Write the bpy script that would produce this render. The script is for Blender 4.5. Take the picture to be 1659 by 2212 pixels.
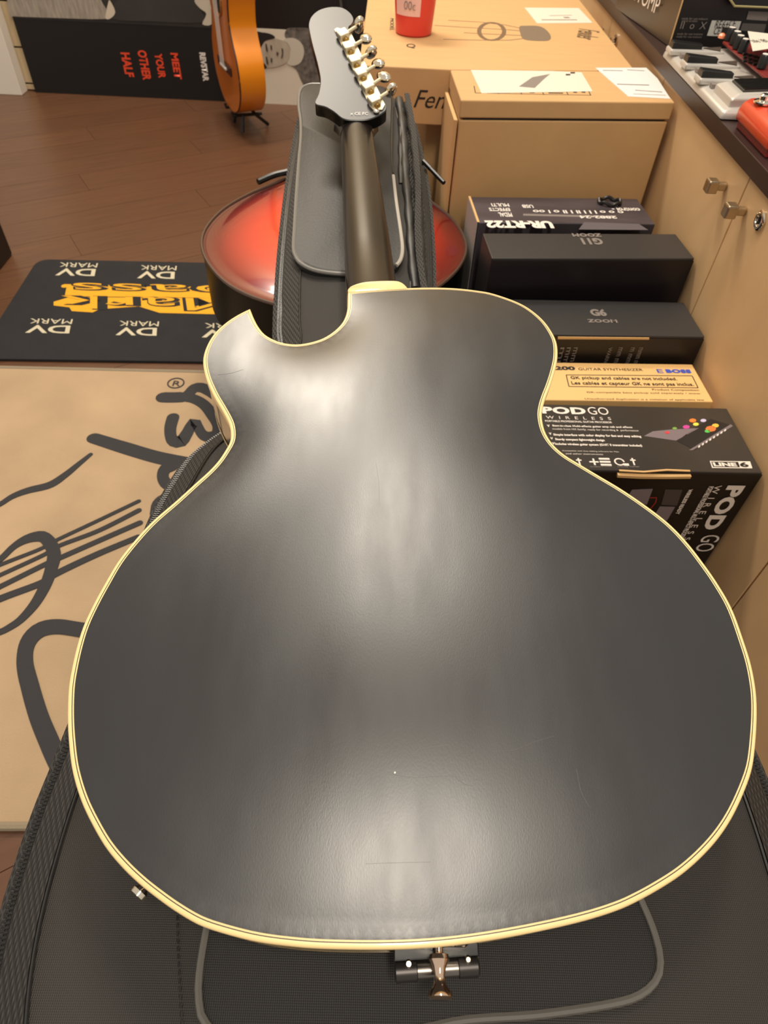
import bpy, bmesh, math, random
from mathutils import Vector, Matrix
from mathutils.bvhtree import BVHTree
random.seed(7)
for o in list(bpy.data.objects): bpy.data.objects.remove(o)
C = bpy.context.scene.collection
sc = bpy.context.scene
V = Vector
# ------------------------------------------------------------------ camera
CX, CY, EYE = 829.5, 1106.0, V((0, 0, .85))
VPY, NAD = (860., -500.), (755., 2390.)          # where the depth lines and the plumb lines of the shop meet
F = math.sqrt(-((VPY[0]-CX)*(NAD[0]-CX) + (VPY[1]-CY)*(NAD[1]-CY)))
Yc = V((VPY[0]-CX, VPY[1]-CY, F)).normalized()
Zc = -V((NAD[0]-CX, NAD[1]-CY, F)).normalized()
Xc = Yc.cross(Zc)
if Xc[0] < 0: Xc = -Xc
cam = bpy.data.objects.new('camera', bpy.data.cameras.new('camera')); C.objects.link(cam)
rot = Matrix(((Xc[0], -Xc[1], -Xc[2]), (Yc[0], -Yc[1], -Yc[2]), (Zc[0], -Zc[1], -Zc[2])))
cam.matrix_world = Matrix.Translation(EYE) @ rot.to_4x4()
cam.data.sensor_fit = 'VERTICAL'; cam.data.sensor_height = 36; cam.data.lens = 36*F/2212
cam.data.clip_start = .02
cam.data.dof.use_dof = True; cam.data.dof.focus_distance = .50; cam.data.dof.aperture_fstop = 14
sc.camera = cam
# ------------------------------------------------------------------ world, lamps, exposure
w = bpy.data.worlds.new('world'); sc.world = w; w.use_nodes = True
w.node_tree.nodes['Background'].inputs[0].default_value = (1, .93, .83, 1)
w.node_tree.nodes['Background'].inputs[1].default_value = .52
def lamp(n, loc, target, sx, sy, e, col=(1, .90, .76)):
    l = bpy.data.lights.new(n, 'AREA'); l.shape = 'RECTANGLE'; l.size = sx; l.size_y = sy; l.energy = e; l.color = col
    o = bpy.data.objects.new(n, l); C.objects.link(o); o.location = loc
    o.rotation_euler = (V(target)-V(loc)).to_track_quat('-Z', 'Y').to_euler(); return o
lamp('ceiling_lamp', (.10, 1.40, 2.6), (.10, 1.40, 0), .20, .7, 19)
lamp('ceiling_lamp', (-.62, 2.38, 2.6), (-.62, 2.38, 0), 1.0, .40, 45)
lamp('ceiling_lamp', (.2, -.55, 2.6), (.2, -.55, 0), .2, .9, 30)
sc.view_settings.view_transform = 'Standard'; sc.view_settings.look = 'None'
sc.view_settings.exposure = .2; sc.view_settings.gamma = 1; sc.view_settings.use_curve_mapping = False
# ------------------------------------------------------------------ helpers
def ray(x, y):
    c = V(((x-CX)/F, (y-CY)/F, 1)); return V((Xc.dot(c), Yc.dot(c), Zc.dot(c)))
def at(x, y, z=0.):                      # world point seen at (x, y) on the level z
    r = ray(x, y); return EYE + r*((z-EYE.z)/r.z)
def proj(p):
    d = V(p)-EYE; c = Xc*d.x+Yc*d.y+Zc*d.z; return V((CX+F*c.x/c.z, CY+F*c.y/c.z, 0))
def atp(x, y, p, n):                     # ... on the plane through p with normal n
    r = ray(x, y); n = V(n); return EYE + r*(n.dot(V(p)-EYE)/n.dot(r))
def wl(x, y, Y): return atp(x, y, (0, Y, 0), (0, 1, 0))
def lin(c): return tuple((v/255/12.92 if v/255 <= .04045 else ((v/255+.055)/1.055)**2.4) for v in c)
def mat(name, col, rough=.5, metal=0., var=0., vs=8., bump=0., bs=60., stretch=None, coat=0., spec=.5, col2=None, rvar=0., weave=0., wscale=600., emis=None, trans=0., rand=0.):
    m = bpy.data.materials.new(name); m.use_nodes = True; nt = m.node_tree; N = nt.nodes; L = nt.links
    b = N['Principled BSDF']; c = lin(col); b.inputs['Base Color'].default_value = (*c, 1)
    b.inputs['Roughness'].default_value = rough; b.inputs['Metallic'].default_value = metal
    b.inputs['Coat Weight'].default_value = coat; b.inputs['Coat Roughness'].default_value = .06
    b.inputs['Specular IOR Level'].default_value = spec; b.inputs['Transmission Weight'].default_value = trans
    tc = N.new('ShaderNodeTexCoord'); mp = N.new('ShaderNodeMapping'); L.new(tc.outputs['Object'], mp.inputs[0])
    if stretch: mp.inputs['Scale'].default_value = stretch[:3]
    if stretch and len(stretch) > 3: mp.inputs['Rotation'].default_value = (0, 0, stretch[3])
    nz = N.new('ShaderNodeTexNoise'); nz.inputs['Scale'].default_value = vs; nz.inputs['Detail'].default_value = 6; L.new(mp.outputs[0], nz.inputs['Vector'])
    src = None
    if var or col2:
        mx = N.new('ShaderNodeMix'); mx.data_type = 'RGBA'; d = lin(col2) if col2 else tuple(max(0, v*(1-var)) for v in c)
        mx.inputs[6].default_value = (*c, 1); mx.inputs[7].default_value = (*d, 1)
        cr = N.new('ShaderNodeMapRange'); cr.inputs[1].default_value = .25; cr.inputs[2].default_value = .78
        L.new(nz.outputs[0], cr.inputs[0]); L.new(cr.outputs[0], mx.inputs[0]); src = mx.outputs[2]
    if rand:
        oi = N.new('ShaderNodeObjectInfo'); hs = N.new('ShaderNodeHueSaturation'); mr = N.new('ShaderNodeMapRange')
        mr.inputs[3].default_value = 1-rand; mr.inputs[4].default_value = 1+rand
        L.new(oi.outputs['Random'], mr.inputs[0]); L.new(mr.outputs[0], hs.inputs['Value'])
        if src: L.new(src, hs.inputs['Color'])
        else: hs.inputs['Color'].default_value = (*c, 1)
        src = hs.outputs[0]
    if src: L.new(src, b.inputs['Base Color'])
    if rvar:
        mr = N.new('ShaderNodeMapRange'); mr.inputs[1].default_value = .15; mr.inputs[2].default_value = .85
        mr.inputs[3].default_value = rough-rvar; mr.inputs[4].default_value = rough+rvar
        L.new(nz.outputs[0], mr.inputs[0]); L.new(mr.outputs[0], b.inputs['Roughness'])
    h = None
    if bump:
        n2 = N.new('ShaderNodeTexNoise'); n2.inputs['Scale'].default_value = bs; n2.inputs['Detail'].default_value = 4; L.new(mp.outputs[0], n2.inputs['Vector']); h = n2.outputs[0]
    if weave:
        ws = []
        for d in ('X', 'Y'):
            wv = N.new('ShaderNodeTexWave'); wv.bands_direction = d; wv.inputs['Scale'].default_value = wscale/20; wv.inputs['Distortion'].default_value = .6
            L.new(mp.outputs[0], wv.inputs['Vector']); ws.append(wv)
        mu = N.new('ShaderNodeMath'); mu.operation = 'MULTIPLY'; L.new(ws[0].outputs[1], mu.inputs[0]); L.new(ws[1].outputs[1], mu.inputs[1]); h = mu.outputs[0]
    if h:
        bp = N.new('ShaderNodeBump'); bp.inputs['Strength'].default_value = bump or weave; bp.inputs['Distance'].default_value = .001
        L.new(h, bp.inputs['Height']); L.new(bp.outputs[0], b.inputs['Normal'])
    if emis: b.inputs['Emission Color'].default_value = (*lin(emis), 1); b.inputs['Emission Strength'].default_value = 1
    return m
class G:
    """gathers shapes, then links them as ONE mesh object"""
    def __init__(s): s.v = []; s.f = []; s.m = []; s.cur = 0
    def add(s, vs, fs):
        k = len(s.v); s.v += [V(p) for p in vs]; s.f += [tuple(i+k for i in f) for f in fs]; s.m += [s.cur]*len(fs); return s
    def box(s, o, u, v, w):
        o, u, v, w = V(o), V(u), V(v), V(w)
        return s.add([o, o+u, o+u+v, o+v, o+w, o+u+w, o+u+v+w, o+v+w], [(0, 3, 2, 1), (4, 5, 6, 7), (0, 1, 5, 4), (1, 2, 6, 5), (2, 3, 7, 6), (3, 0, 4, 7)])
    def aabb(s, a, b): return s.box(a, (b[0]-a[0], 0, 0), (0, b[1]-a[1], 0), (0, 0, b[2]-a[2]))
    def prism(s, pts, d):
        pts = [V(p) for p in pts]; n = len(pts); d = V(d)
        return s.add(pts+[p+d for p in pts], [tuple(range(n))[::-1], tuple(range(n, 2*n))]+[(i, (i+1) % n, n+(i+1) % n, n+i) for i in range(n)])
    def rings(s, rs, close=True, cap0=True, cap1=True):
        n = len(rs[0]); vs = [p for r in rs for p in r]; fs = []
        for k in range(len(rs)-1):
            for i in range(n if close else n-1):
                j = (i+1) % n; fs.append((k*n+i, k*n+j, (k+1)*n+j, (k+1)*n+i))
        if cap0: fs.append(tuple(range(n))[::-1])
        if cap1: fs.append(tuple((len(rs)-1)*n+i for i in range(n)))
        return s.add(vs, fs)
    def tube(s, pts, r, n=8, closed=False, flat=1.):
        pts = [V(p) for p in pts]; N = len(pts); rs = []
        up = V((0, 0, 1))
        for i, p in enumerate(pts):
            a = pts[(i-1) % N] if (closed or i) else p; b = pts[(i+1) % N] if (closed or i < N-1) else p
            t = (b-a).normalized(); x = t.cross(up)
            if x.length < .05: x = t.cross(V((0, 1, 0)))
            x.normalize(); y = x.cross(t); rr = r[i] if isinstance(r, (list, tuple)) else r
            rs.append([p+x*rr*math.cos(q*2*math.pi/n)+y*rr*flat*math.sin(q*2*math.pi/n) for q in range(n)])
        if closed: rs.append(rs[0])
        return s.rings(rs, True, not closed, not closed)
    def lathe(s, o, ax, prof, n=20):
        o = V(o); ax = V(ax).normalized(); x = ax.orthogonal().normalized(); y = ax.cross(x)
        return s.rings([[o+ax*h+(x*math.cos(q*2*math.pi/n)+y*math.sin(q*2*math.pi/n))*r for q in range(n)] for r, h in prof])
    def ribbon(s, pts, wd, h=.0015, nrm=(0, 0, 1)):
        pts = [V(p) for p in pts]; N = len(pts); nrm = V(nrm); rs = []
        for i, p in enumerate(pts):
            t = (pts[min(i+1, N-1)]-pts[max(i-1, 0)]).normalized(); x = t.cross(nrm).normalized()
            q = (wd[i] if isinstance(wd, (list, tuple)) else wd)/2
            rs.append([p+x*q, p+x*q+nrm*h, p-x*q+nrm*h, p-x*q])
        return s.rings(rs)
def link(name, me, m, parent=None, smooth=False):
    for x in (m if isinstance(m, (list, tuple)) else [m]): me.materials.append(x)
    o = bpy.data.objects.new(name, me); C.objects.link(o)
    if parent: o.parent = parent
    return o
def absloc(o):
    r = V((0, 0, 0))
    while o: r += o.location; o = o.parent
    return r
def build(name, g, m, parent=None, smooth=False, bevel=0., seg=2, loc=None, angle=None, up=False):
    """coordinates are world coordinates; the object's origin goes to loc"""
    base = absloc(parent) if parent else V((0, 0, 0)); own = V(loc) if loc is not None else V((0, 0, 0))
    off = base if loc is None else own
    me = bpy.data.meshes.new(name); me.from_pydata([p-off for p in g.v], [], g.f); me.update()
    for p, k in zip(me.polygons, g.m): p.material_index = k
    bm = bmesh.new(); bm.from_mesh(me)
    bmesh.ops.recalc_face_normals(bm, faces=bm.faces)
    if bevel: bmesh.ops.bevel(bm, geom=list(bm.edges), offset=bevel, segments=seg, profile=.5, affect='EDGES', clamp_overlap=True)
    if smooth:
        bmesh.ops.remove_doubles(bm, verts=bm.verts, dist=1e-6)
        for f in bm.faces: f.smooth = True
        for e in bm.edges:
            if len(e.link_faces) == 2 and e.calc_face_angle(0) > math.radians(angle or 40): e.smooth = False
    if up and sum(f.normal.z*f.calc_area() for f in bm.faces) < 0: bmesh.ops.reverse_faces(bm, faces=bm.faces)
    bm.to_mesh(me); bm.free()
    o = link(name, me, m, parent)
    if loc is not None: o.location = own-base
    return o
def tag(o, label, cat=None, group=None, kind=None):
    if label: o['label'] = label
    if cat: o['category'] = cat
    if group: o['group'] = group
    if kind: o['kind'] = kind
    return o
def thing(name, loc, label, cat, group=None):
    o = bpy.data.objects.new(name, None); C.objects.link(o); o.location = loc; o.empty_display_size = .05
    return tag(o, label, cat, group)
def text(parent, s, O, U, Vv, wd, ht, m, name='lettering', bold=0., shear=0., lift=.0006, spacing=1., N=None):
    """flat print: the words fill the rectangle from O, wd along U and ht along Vv"""
    cu = bpy.data.curves.new('t', 'FONT'); cu.body = s; cu.size = 1; cu.offset = bold; cu.shear = shear; cu.space_character = spacing; cu.resolution_u = 3
    t = bpy.data.objects.new('t', cu); C.objects.link(t); bpy.context.view_layer.update()
    me = bpy.data.meshes.new_from_object(t.evaluated_get(bpy.context.evaluated_depsgraph_get()))
    bpy.data.objects.remove(t); bpy.data.curves.remove(cu)
    xs = [v.co.x for v in me.vertices]; ys = [v.co.y for v in me.vertices]
    x0, x1, y0, y1 = min(xs), max(xs), min(ys), max(ys); U = V(U).normalized(); Vv = V(Vv).normalized(); nn = U.cross(Vv).normalized()
    if N is not None and nn.dot(V(N)) < 0: nn = -nn
    base = absloc(parent)
    for v in me.vertices:
        v.co = V(O)+U*((v.co.x-x0)/(x1-x0)*wd)+Vv*((v.co.y-y0)/(y1-y0)*ht)+nn*lift-base
    me.materials.clear()
    return link(name, me, m, parent)
def spl(pts, n=8, closed=False):
    pts = [V(p) for p in pts]; N = len(pts); out = []
    for i in range(N if closed else N-1):
        g = (lambda k: pts[k % N]) if closed else (lambda k: pts[max(0, min(N-1, k))])
        a, b, c, d = g(i-1), g(i), g(i+1), g(i+2)
        for k in range(n):
            t = k/n; out.append(.5*((2*b)+(c-a)*t+(2*a-5*b+4*c-d)*t*t+(3*b-a-3*c+d)*t**3))
    if not closed: out.append(pts[-1])
    return out
def resample(pts, step, closed=False):
    q = list(pts)+([pts[0]] if closed else []); L = [0]
    for a, b in zip(q, q[1:]): L.append(L[-1]+(b-a).length)
    n = max(2, round(L[-1]/step)); out = []; k = 0
    for i in range(n+(0 if closed else 1)):
        d = L[-1]*i/n
        while k < len(L)-2 and L[k+1] < d: k += 1
        t = (d-L[k])/max(1e-9, L[k+1]-L[k]); out.append(q[k].lerp(q[k+1], min(1, t)))
    return out
def lerp(tab, x):
    if x <= tab[0][0]: return tab[0][1]
    for (a, p), (b, q) in zip(tab, tab[1:]):
        if x <= b:
            t = (x-a)/(b-a); return p+(q-p)*t
    return tab[-1][1]
def smoothtab(tab, n=8):
    p = spl([V((a, b, 0)) for a, b in tab], n); return [(v.x, v.y) for v in p]
# ------------------------------------------------------------------ materials
M_plank = mat('brown_plank', (100, 66, 44), .36, var=.34, vs=6, stretch=(1, 16, 1), rvar=.05, rand=.05)
M_floor = mat('floor_joint', (92, 64, 47), .6)
M_wall = mat('cream_slat', (214, 190, 150), .5)
M_dark = mat('dark_gap', (20, 18, 17), .7)
M_white = mat('white_laminate', (225, 215, 200), .4)
M_card = mat('kraft_cardboard', (200, 158, 106), .75, var=.10, vs=14, bump=.15, bs=160, stretch=(1, 6, 1))
M_card2 = mat('kraft_edge', (205, 165, 110), .8)
M_ink = mat('black_ink', (38, 32, 28), .6)
M_paper = mat('label_paper', (214, 204, 188), .6)
M_birch = mat('birch_laminate', (222, 182, 134), .42, var=.16, vs=3.5, stretch=(1, 3, 2), rvar=.05)
M_top = mat('wenge_worktop', (52, 34, 32), .38, var=.3, vs=10, stretch=(8, 1, 1))
M_nickel = mat('brushed_nickel', (190, 175, 150), .32, 1)
M_chrome = mat('polished_chrome', (235, 225, 210), .08, 1)
M_blackbox = mat('black_print_card', (26, 23, 23), .36, var=.2, vs=4)
M_greybox = mat('charcoal_print_card', (44, 42, 42), .45)
M_print = mat('white_print', (225, 215, 205), .5)
M_pgrey = mat('grey_print', (128, 118, 112), .5)
M_blue = mat('blue_print', (60, 85, 190), .5)
M_blackg = mat('black_gloss', (8, 7, 7), .16)
M_black = mat('black_plastic', (16, 15, 15), .35)
M_bag = mat('black_bag_cloth', (46, 42, 38), .62, weave=.5, wscale=5200, var=.25, vs=9, spec=.5)
M_bagn = mat('black_bag_nylon', (26, 25, 25), .5, bump=.25, bs=320, var=.2, vs=7)
M_tape = mat('black_twill_tape', (34, 31, 28), .6, weave=.9, wscale=2600, stretch=(1, .35, 1, .6))
M_pipe = mat('grey_piping', (120, 116, 110), .32)
M_pipe2 = mat('black_piping', (40, 38, 37), .25)
# the back of the guitar: thin, rubbed satin black
M_back = mat('satin_black_lacquer', (30, 26, 25), .335, var=.75, vs=11, stretch=(2.6, .8, 1), rvar=.09, bump=.04, bs=700, spec=1.)
M_cream = mat('cream_binding', (238, 208, 148), .3, coat=.3)
M_purf = mat('purfling_line', (24, 20, 18), .4)
M_neck = mat('dark_brown_satin_neck', (28, 20, 16), .285, var=.3, vs=3, stretch=(6, 1, 1), rvar=.0, coat=.15)
M_hs = mat('headstock_black', (24, 23, 22), .38, spec=.62)
M_fb = mat('dark_fingerboard', (28, 20, 17), .45)
# ================================================================== SETTING
PA = math.radians(31.5); pu = V((math.cos(PA), math.sin(PA), 0)); pv = V((-math.sin(PA), math.cos(PA), 0))
g = G(); g.aabb((-2.4, -1.0, -.03), (1.4, 2.83, -.003)); floor = tag(build('floor', g, M_floor, loc=(0, 0, -.003)), None, kind='structure')
PW, PL = .125, 1.05
def clip(poly, ax, lim, sgn):
    out = []
    for i, a in enumerate(poly):
        b = poly[(i+1) % len(poly)]; da = (a[ax]-lim)*sgn; db = (b[ax]-lim)*sgn
        if da <= 0: out.append(a)
        if da*db < 0: out.append(a.lerp(b, da/(da-db)))
    return out
cnt = 0
for r in range(-16, 34):
    st = (r*.37) % 1.*PL
    for k in range(-4, 5):
        a = k*PL+st; b = r*PW; e = .0005
        poly = [pu*(a+e)+pv*(b+e), pu*(a+PL-e)+pv*(b+e), pu*(a+PL-e)+pv*(b+PW-e), pu*(a+e)+pv*(b+PW-e)]
        for ax, lim, sg in ((0, -2.0, -1), (0, 1.0, 1), (1, -.3, -1), (1, 2.8, 1)):
            if poly: poly = clip(poly, ax, lim, sg)
        if len(poly) < 3: continue
        area = abs(sum(p.x*q.y-q.x*p.y for p, q in zip(poly, poly[1:]+poly[:1])))/2
        if area < .004: continue
        c = sum(poly, V((0, 0, 0)))/len(poly)
        # turned so that the grain of the material runs along the plank
        me = bpy.data.meshes.new('plank'); gg = G(); gg.prism([V(((p-c).dot(pu), (p-c).dot(pv), -.003)) for p in poly], (0, 0, .003))
        me.from_pydata([tuple(p) for p in gg.v], [], gg.f); bm = bmesh.new(); bm.from_mesh(me); bmesh.ops.recalc_face_normals(bm, faces=bm.faces); bm.to_mesh(me); bm.free()
        o = link('plank', me, M_plank, floor); o.location = c-floor.location; o.rotation_euler = (0, 0, PA); cnt += 1
# back wall of horizontal slats
WY = 2.80
g = G(); g.aabb((-2.4, WY+.012, 0), (1.4, WY+.05, 2.5)); wall = tag(build('wall_back', g, M_dark, loc=(0, WY+.012, 0)), None, kind='structure')
zz = [0, .022, .135, .27, .405, .54, .675, .81, .945, 1.08, 1.215, 1.35, 1.485, 1.62, 1.755, 1.89, 2.025, 2.16, 2.295, 2.43]
for a, b in zip(zz, zz[1:]):
    g = G(); g.aabb((-2.4, WY, a+.003), (1.4, WY+.0125, b-.003)); build('slat', g, M_wall, wall, bevel=.001, seg=1)
# ================================================================== RUG
def strokes(parent, lst, z, m, name, h=.0012):
    g = G()
    for li, (pts, ws) in enumerate(lst):
        P = resample(spl([at(x, y, z+li*.00007) for x, y in pts], 8), .006)
        n = len(P); k = (len(ws)-1) if isinstance(ws, list) else 0
        wd = []
        for i in range(n):
            if k: f = i/(n-1)*k; j = min(k-1, int(f)); pw = ws[j]+(ws[j+1]-ws[j])*(f-j)
            else: pw = ws
            q = P[i]; tt = (P[min(i+1, n-1)]-P[max(i-1, 0)]).normalized(); pp = V((-tt.y, tt.x, 0))*.005
            p0 = proj(q-pp); p1 = proj(q+pp); td = (proj(P[min(i+1, n-1)])-proj(P[max(i-1, 0)])).normalized(); wpx = abs((p1-p0).cross(td).z)
            wd.append(pw/max(1e-3, wpx)*.01)
        g.ribbon(P, wd, h)
        for q, ww in ((P[0], wd[0]), (P[-1], wd[-1])):
            g.lathe(q, (0, 0, 1), [(ww/2, 0), (ww/2, h-.00012)], 14)
    return build(name, g, m, parent)
M_rug = mat('beige_rug_pile', (184, 156, 123), .95, var=.26, vs=6, bump=.8, bs=420)
M_rug2 = mat('charcoal_rug_pile', (52, 50, 52), .95, bump=.8, bs=420)
M_rug3 = mat('grey_rug_hem', (140, 126, 104), .9, bump=.5, bs=400)
rt = .008
a = at(0, 1783, rt); b = at(0, 793, rt); c = at(440, 803, rt)
dx = (c-b).normalized(); R0 = b-dx*.55; R1 = b+dx*.62; dn = V((-dx.y, dx.x, 0)); dpt = (b-a).dot(dn)
rug = thing('rug', (R0.x, R0.y, 0), 'beige rug with dark charcoal guitar drawing on the brown floor', 'rug')
rp = spl([R0, R1], 1)
g = G(); P = [R0, R1, R1-dn*dpt, R0-dn*dpt]; g.prism([V((p.x, p.y, 0)) for p in P], (0, 0, rt)); build('pile', g, M_rug, rug, bevel=.003)
g = G(); Q = [p for p in P]
for i in range(4):
    u = Q[i]; v_ = Q[(i+1) % 4]; g.tube([V((u.x, u.y, .005)), V((v_.x, v_.y, .005))], .0055, 8)
build('hem', g, M_rug3, rug, smooth=True)
strokes(rug, [
 ([(354, 859), (381, 859), (402, 856), (418, 841), (435, 838), (452, 846), (470, 858)], [22, 22, 20, 22, 22]),
 ([(394, 858), (418, 862), (440, 874), (458, 895), (471, 918), (469, 937), (452, 944), (436, 937), (422, 914), (412, 922), (403, 938), (390, 954), (372, 950), (368, 927), (374, 902)], [18, 22, 26, 26, 22, 22, 26, 26, 26]),
 ([(203, 947), (270, 968), (338, 988), (398, 1000), (440, 1006)], [24, 27, 27, 26]),
 ([(372, 1006), (356, 1016), (352, 1032), (362, 1046), (386, 1050)], [24, 26, 26]),
 ([(352, 1080), (340, 1092), (336, 1110)], [24, 24]),
 ([(196, 982), (169, 1004), (142, 1026), (108, 1048), (61, 1060), (27, 1073), (0, 1090), (-40, 1108), (-90, 1120)], [7, 11, 14, 13, 10, 9, 8]),
 ([(300, 1083), (210, 1126), (123, 1167), (86, 1187), (0, 1221), (-80, 1256)], [7, 7, 8]),
 ([(300, 1103), (215, 1146), (129, 1179), (95, 1199), (0, 1243), (-80, 1280)], [9, 8, 8]),
 ([(302, 1130), (215, 1168), (131, 1205), (99, 1219), (0, 1268), (-80, 1306)], [10, 10, 10]),
 ([(298, 1161), (205, 1200), (119, 1241), (87, 1261), (0, 1294), (-80, 1330)], [11, 13, 14]),
 ([(-40, 1232), (0, 1209), (30, 1181), (60, 1164), (90, 1159), (107, 1172), (117, 1197), (111, 1229), (98, 1265), (76, 1304), (46, 1338), (20, 1356), (0, 1366), (-50, 1385)], [16, 12, 13, 20, 30, 30, 26, 24, 20, 15, 12, 10]),
 ([(215, 1365), (177, 1361), (124, 1354), (85, 1362), (60, 1390), (54, 1432), (66, 1486), (84, 1547), (106, 1601), (128, 1650), (150, 1690), (180, 1735)], [32, 32, 32, 34, 40, 42, 44, 46, 46, 46]),
], rt-.0004, M_rug2, 'drawing')
g = G(); cc = at(380, 828, rt); P = [cc+V((math.cos(t*.393)*.016, math.sin(t*.393)*.016, 0)) for t in range(17)]; g.ribbon(P, .0026, .0012)
build('registered_ring', g, M_rug2, rug)
text(rug, 'R', at(372, 834, rt), (1, 0, 0), (0, 1, 0), .015, .016, M_rug2, lift=.0014)
# ================================================================== DOORMAT
M_mat = mat('black_mat_pile', (34, 33, 35), .95, var=.3, vs=20, bump=.7, bs=380)
M_my = mat('yellow_mat_print', (222, 160, 24), .85, bump=.5, bs=380)
M_mw = mat('cream_mat_print', (196, 186, 160), .85, bump=.5, bs=380)
mz = .006
p1 = at(62, 559, mz); p2 = at(430, 571, mz); p3 = at(0, 775, mz); p4 = at(440, 781, mz)
mu = (p4-p3).normalized(); mn = V((-mu.y, mu.x, 0)); MD = (p1-p3).dot(mn); ML = at(30, 640, mz); ML = p3+mu*((ML-p3).dot(mu)); ML = V((ML.x, ML.y, 0)); MW = .66
g = G(); P = []
for cx, cy, a0 in ((.03, .03, 180), (MW-.03, .03, 270), (MW-.03, MD-.03, 0), (.03, MD-.03, 90)):
    for k in range(6):
        t = math.radians(a0+k*18); P.append(ML+mu*(cx+.03*math.cos(t))+mn*(cy+.03*math.sin(t)))
fm = thing('doormat', ML, 'black rubber-backed mat with yellow and cream logos lying beyond the beige rug', 'mat')
g.prism(P, (0, 0, mz)); build('pile', g, M_mat, fm, bevel=.0012)
def mtext(s, xl, xr, yt, yb, m, bold=0, shear=0, lift=.0006, spacing=1.):
    o = at(xr, yt, mz); e = at(xl, yt, mz); d = at(xr, yb, mz); text(fm, s, V((o.x, o.y, mz)), -mu, -mn, abs((o-e).dot(mu)), abs((o-d).dot(mn)), m, bold=bold, shear=shear, N=(0, 0, 1), lift=lift, spacing=spacing)
def under(px, m, h):
    g = G(); g.prism([at(x, y, mz) for x, y in px], (0, 0, h)); build('lettering_outline', g, m, fm)
under([(145, 614), (440, 620), (600, 622), (600, 648), (420, 643), (140, 640)], M_my, .0003)
under([(116, 652), (150, 642), (600, 645), (600, 682), (345, 676), (300, 662), (215, 668), (200, 675), (155, 672), (150, 664), (116, 660)], M_my, .0003)
g = G(); g.lathe(at(140, 618, mz), (0, 0, 1), [(.008, 0), (.008, .0006)], 14); build('lettering_dot', g, M_my, fm)
mtext('bass', 152, 520, 617, 641, M_mat, .05, -.1, .0006, 1.06); mtext('bass', 156, 516, 618, 639, M_my, -.002, -.1, .0009, 1.07)
mtext('Mark', 124, 530, 645, 675, M_mat, .05, -.1, .0006, 1.06); mtext('Mark', 128, 526, 646, 673, M_my, -.002, -.1, .0009, 1.06)
for xl, xr, yt, h in ((127, 216, 569, 1.), (302, 386, 575, 1.), (63, 162, 690, 1.1), (256, 348, 695, 1.1), (440, 540, 700, 1.1)):
    mtext('MARK', xl+2, xr-2, yt, yt+9.5*h, M_mw, .0, -.1); mtext('DV', xl, xr-4, yt+12.5*h, yt+28*h, M_mw, .02, -.1)
# ================================================================== CABINETS AND WORKTOP
CXF = .505; CT = .52
def cabinet(y0, y1, lock, label, knobs=True):
    t = thing('cabinet', (CXF+.3, (y0+y1)/2, 0), label, 'cabinet', None)
    g = G(); g.aabb((CXF+.019, y0+.001, 0), (1.08, y1-.001, .4965)); build('body', g, M_birch, t)
    ym = (y0+y1)/2
    for a, b, kn in ((y0, ym, ym-.027), (ym, y1, ym+.055)):
        g = G(); g.aabb((CXF, a+.0015, .012), (CXF+.0185, b-.0015, .4935)); d = build('door', g, M_birch, t, bevel=.0008, seg=1)
        if knobs:
            z = .459; g = G()
            g.prism([(CXF-.0008, kn-.0055, z-.0055), (CXF-.0008, kn+.0055, z-.0055), (CXF-.0008, kn+.0055, z+.0055), (CXF-.0008, kn-.0055, z+.0055)], (-.014, 0, 0))
            g.box((CXF-.03, kn-.009, z-.009), (.016, 0, 0), (0, .018, 0), (0, 0, .018))
            build('knob', g, M_nickel, d, bevel=.0022)
        if lock and a == y0:
            ly = a+(ym-y0)*.83; g = G(); g.lathe((CXF+.0005, ly, .468), (-1, 0, 0), [(.013, 0), (.013, .003), (.011, .0045), (.0075, .0045), (.007, .003)], 24); l = build('lock', g, M_chrome, d, smooth=True)
            g = G(); g.aabb((CXF-.0045, ly-.001, .463), (CXF-.002, ly+.001, .473)); build('keyhole', g, M_dark, l)
    return t
cabinet(-.358, .522, False, 'light birch cabinet nearest the camera, right of the black guitar bag', False)
cabinet(.522, 1.402, True, 'light birch cabinet with two nickel knobs and chrome lock behind the black pedal boxes')
cabinet(1.402, 2.282, True, 'far birch cabinet half hidden beside the large cardboard box')
g = G(); g.aabb((.4985, -.5, CT-.023), (1.12, 2.6, CT)); tag(build('worktop', g, M_top, bevel=.001, loc=(.8, 1, CT)), 'dark brown worktop running along the birch cabinets on the right', 'worktop')
# ================================================================== BOXES
def carton(name, FR, w, d, h, yaw, m, label, cat='box', z0=0., edge=None, bev=.0015):
    """FR: front right top corner; returns the thing and its corner and directions"""
    u = V((math.cos(yaw), math.sin(yaw), 0)); v = V((-u.y, u.x, 0)); FR = V(FR); FL = FR-u*w
    t = thing(name, (FL.x+u.x*w/2, FL.y+v.y*d/2, z0), label, cat)
    lidh = edge if edge else 0
    g = G(); g.box(V((FL.x, FL.y, z0)), u*w, v*d, (0, 0, FR.z-z0)); build('carton_body', g, m, t, bevel=bev)
    return t, FL, u, v
rad = math.radians
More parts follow.
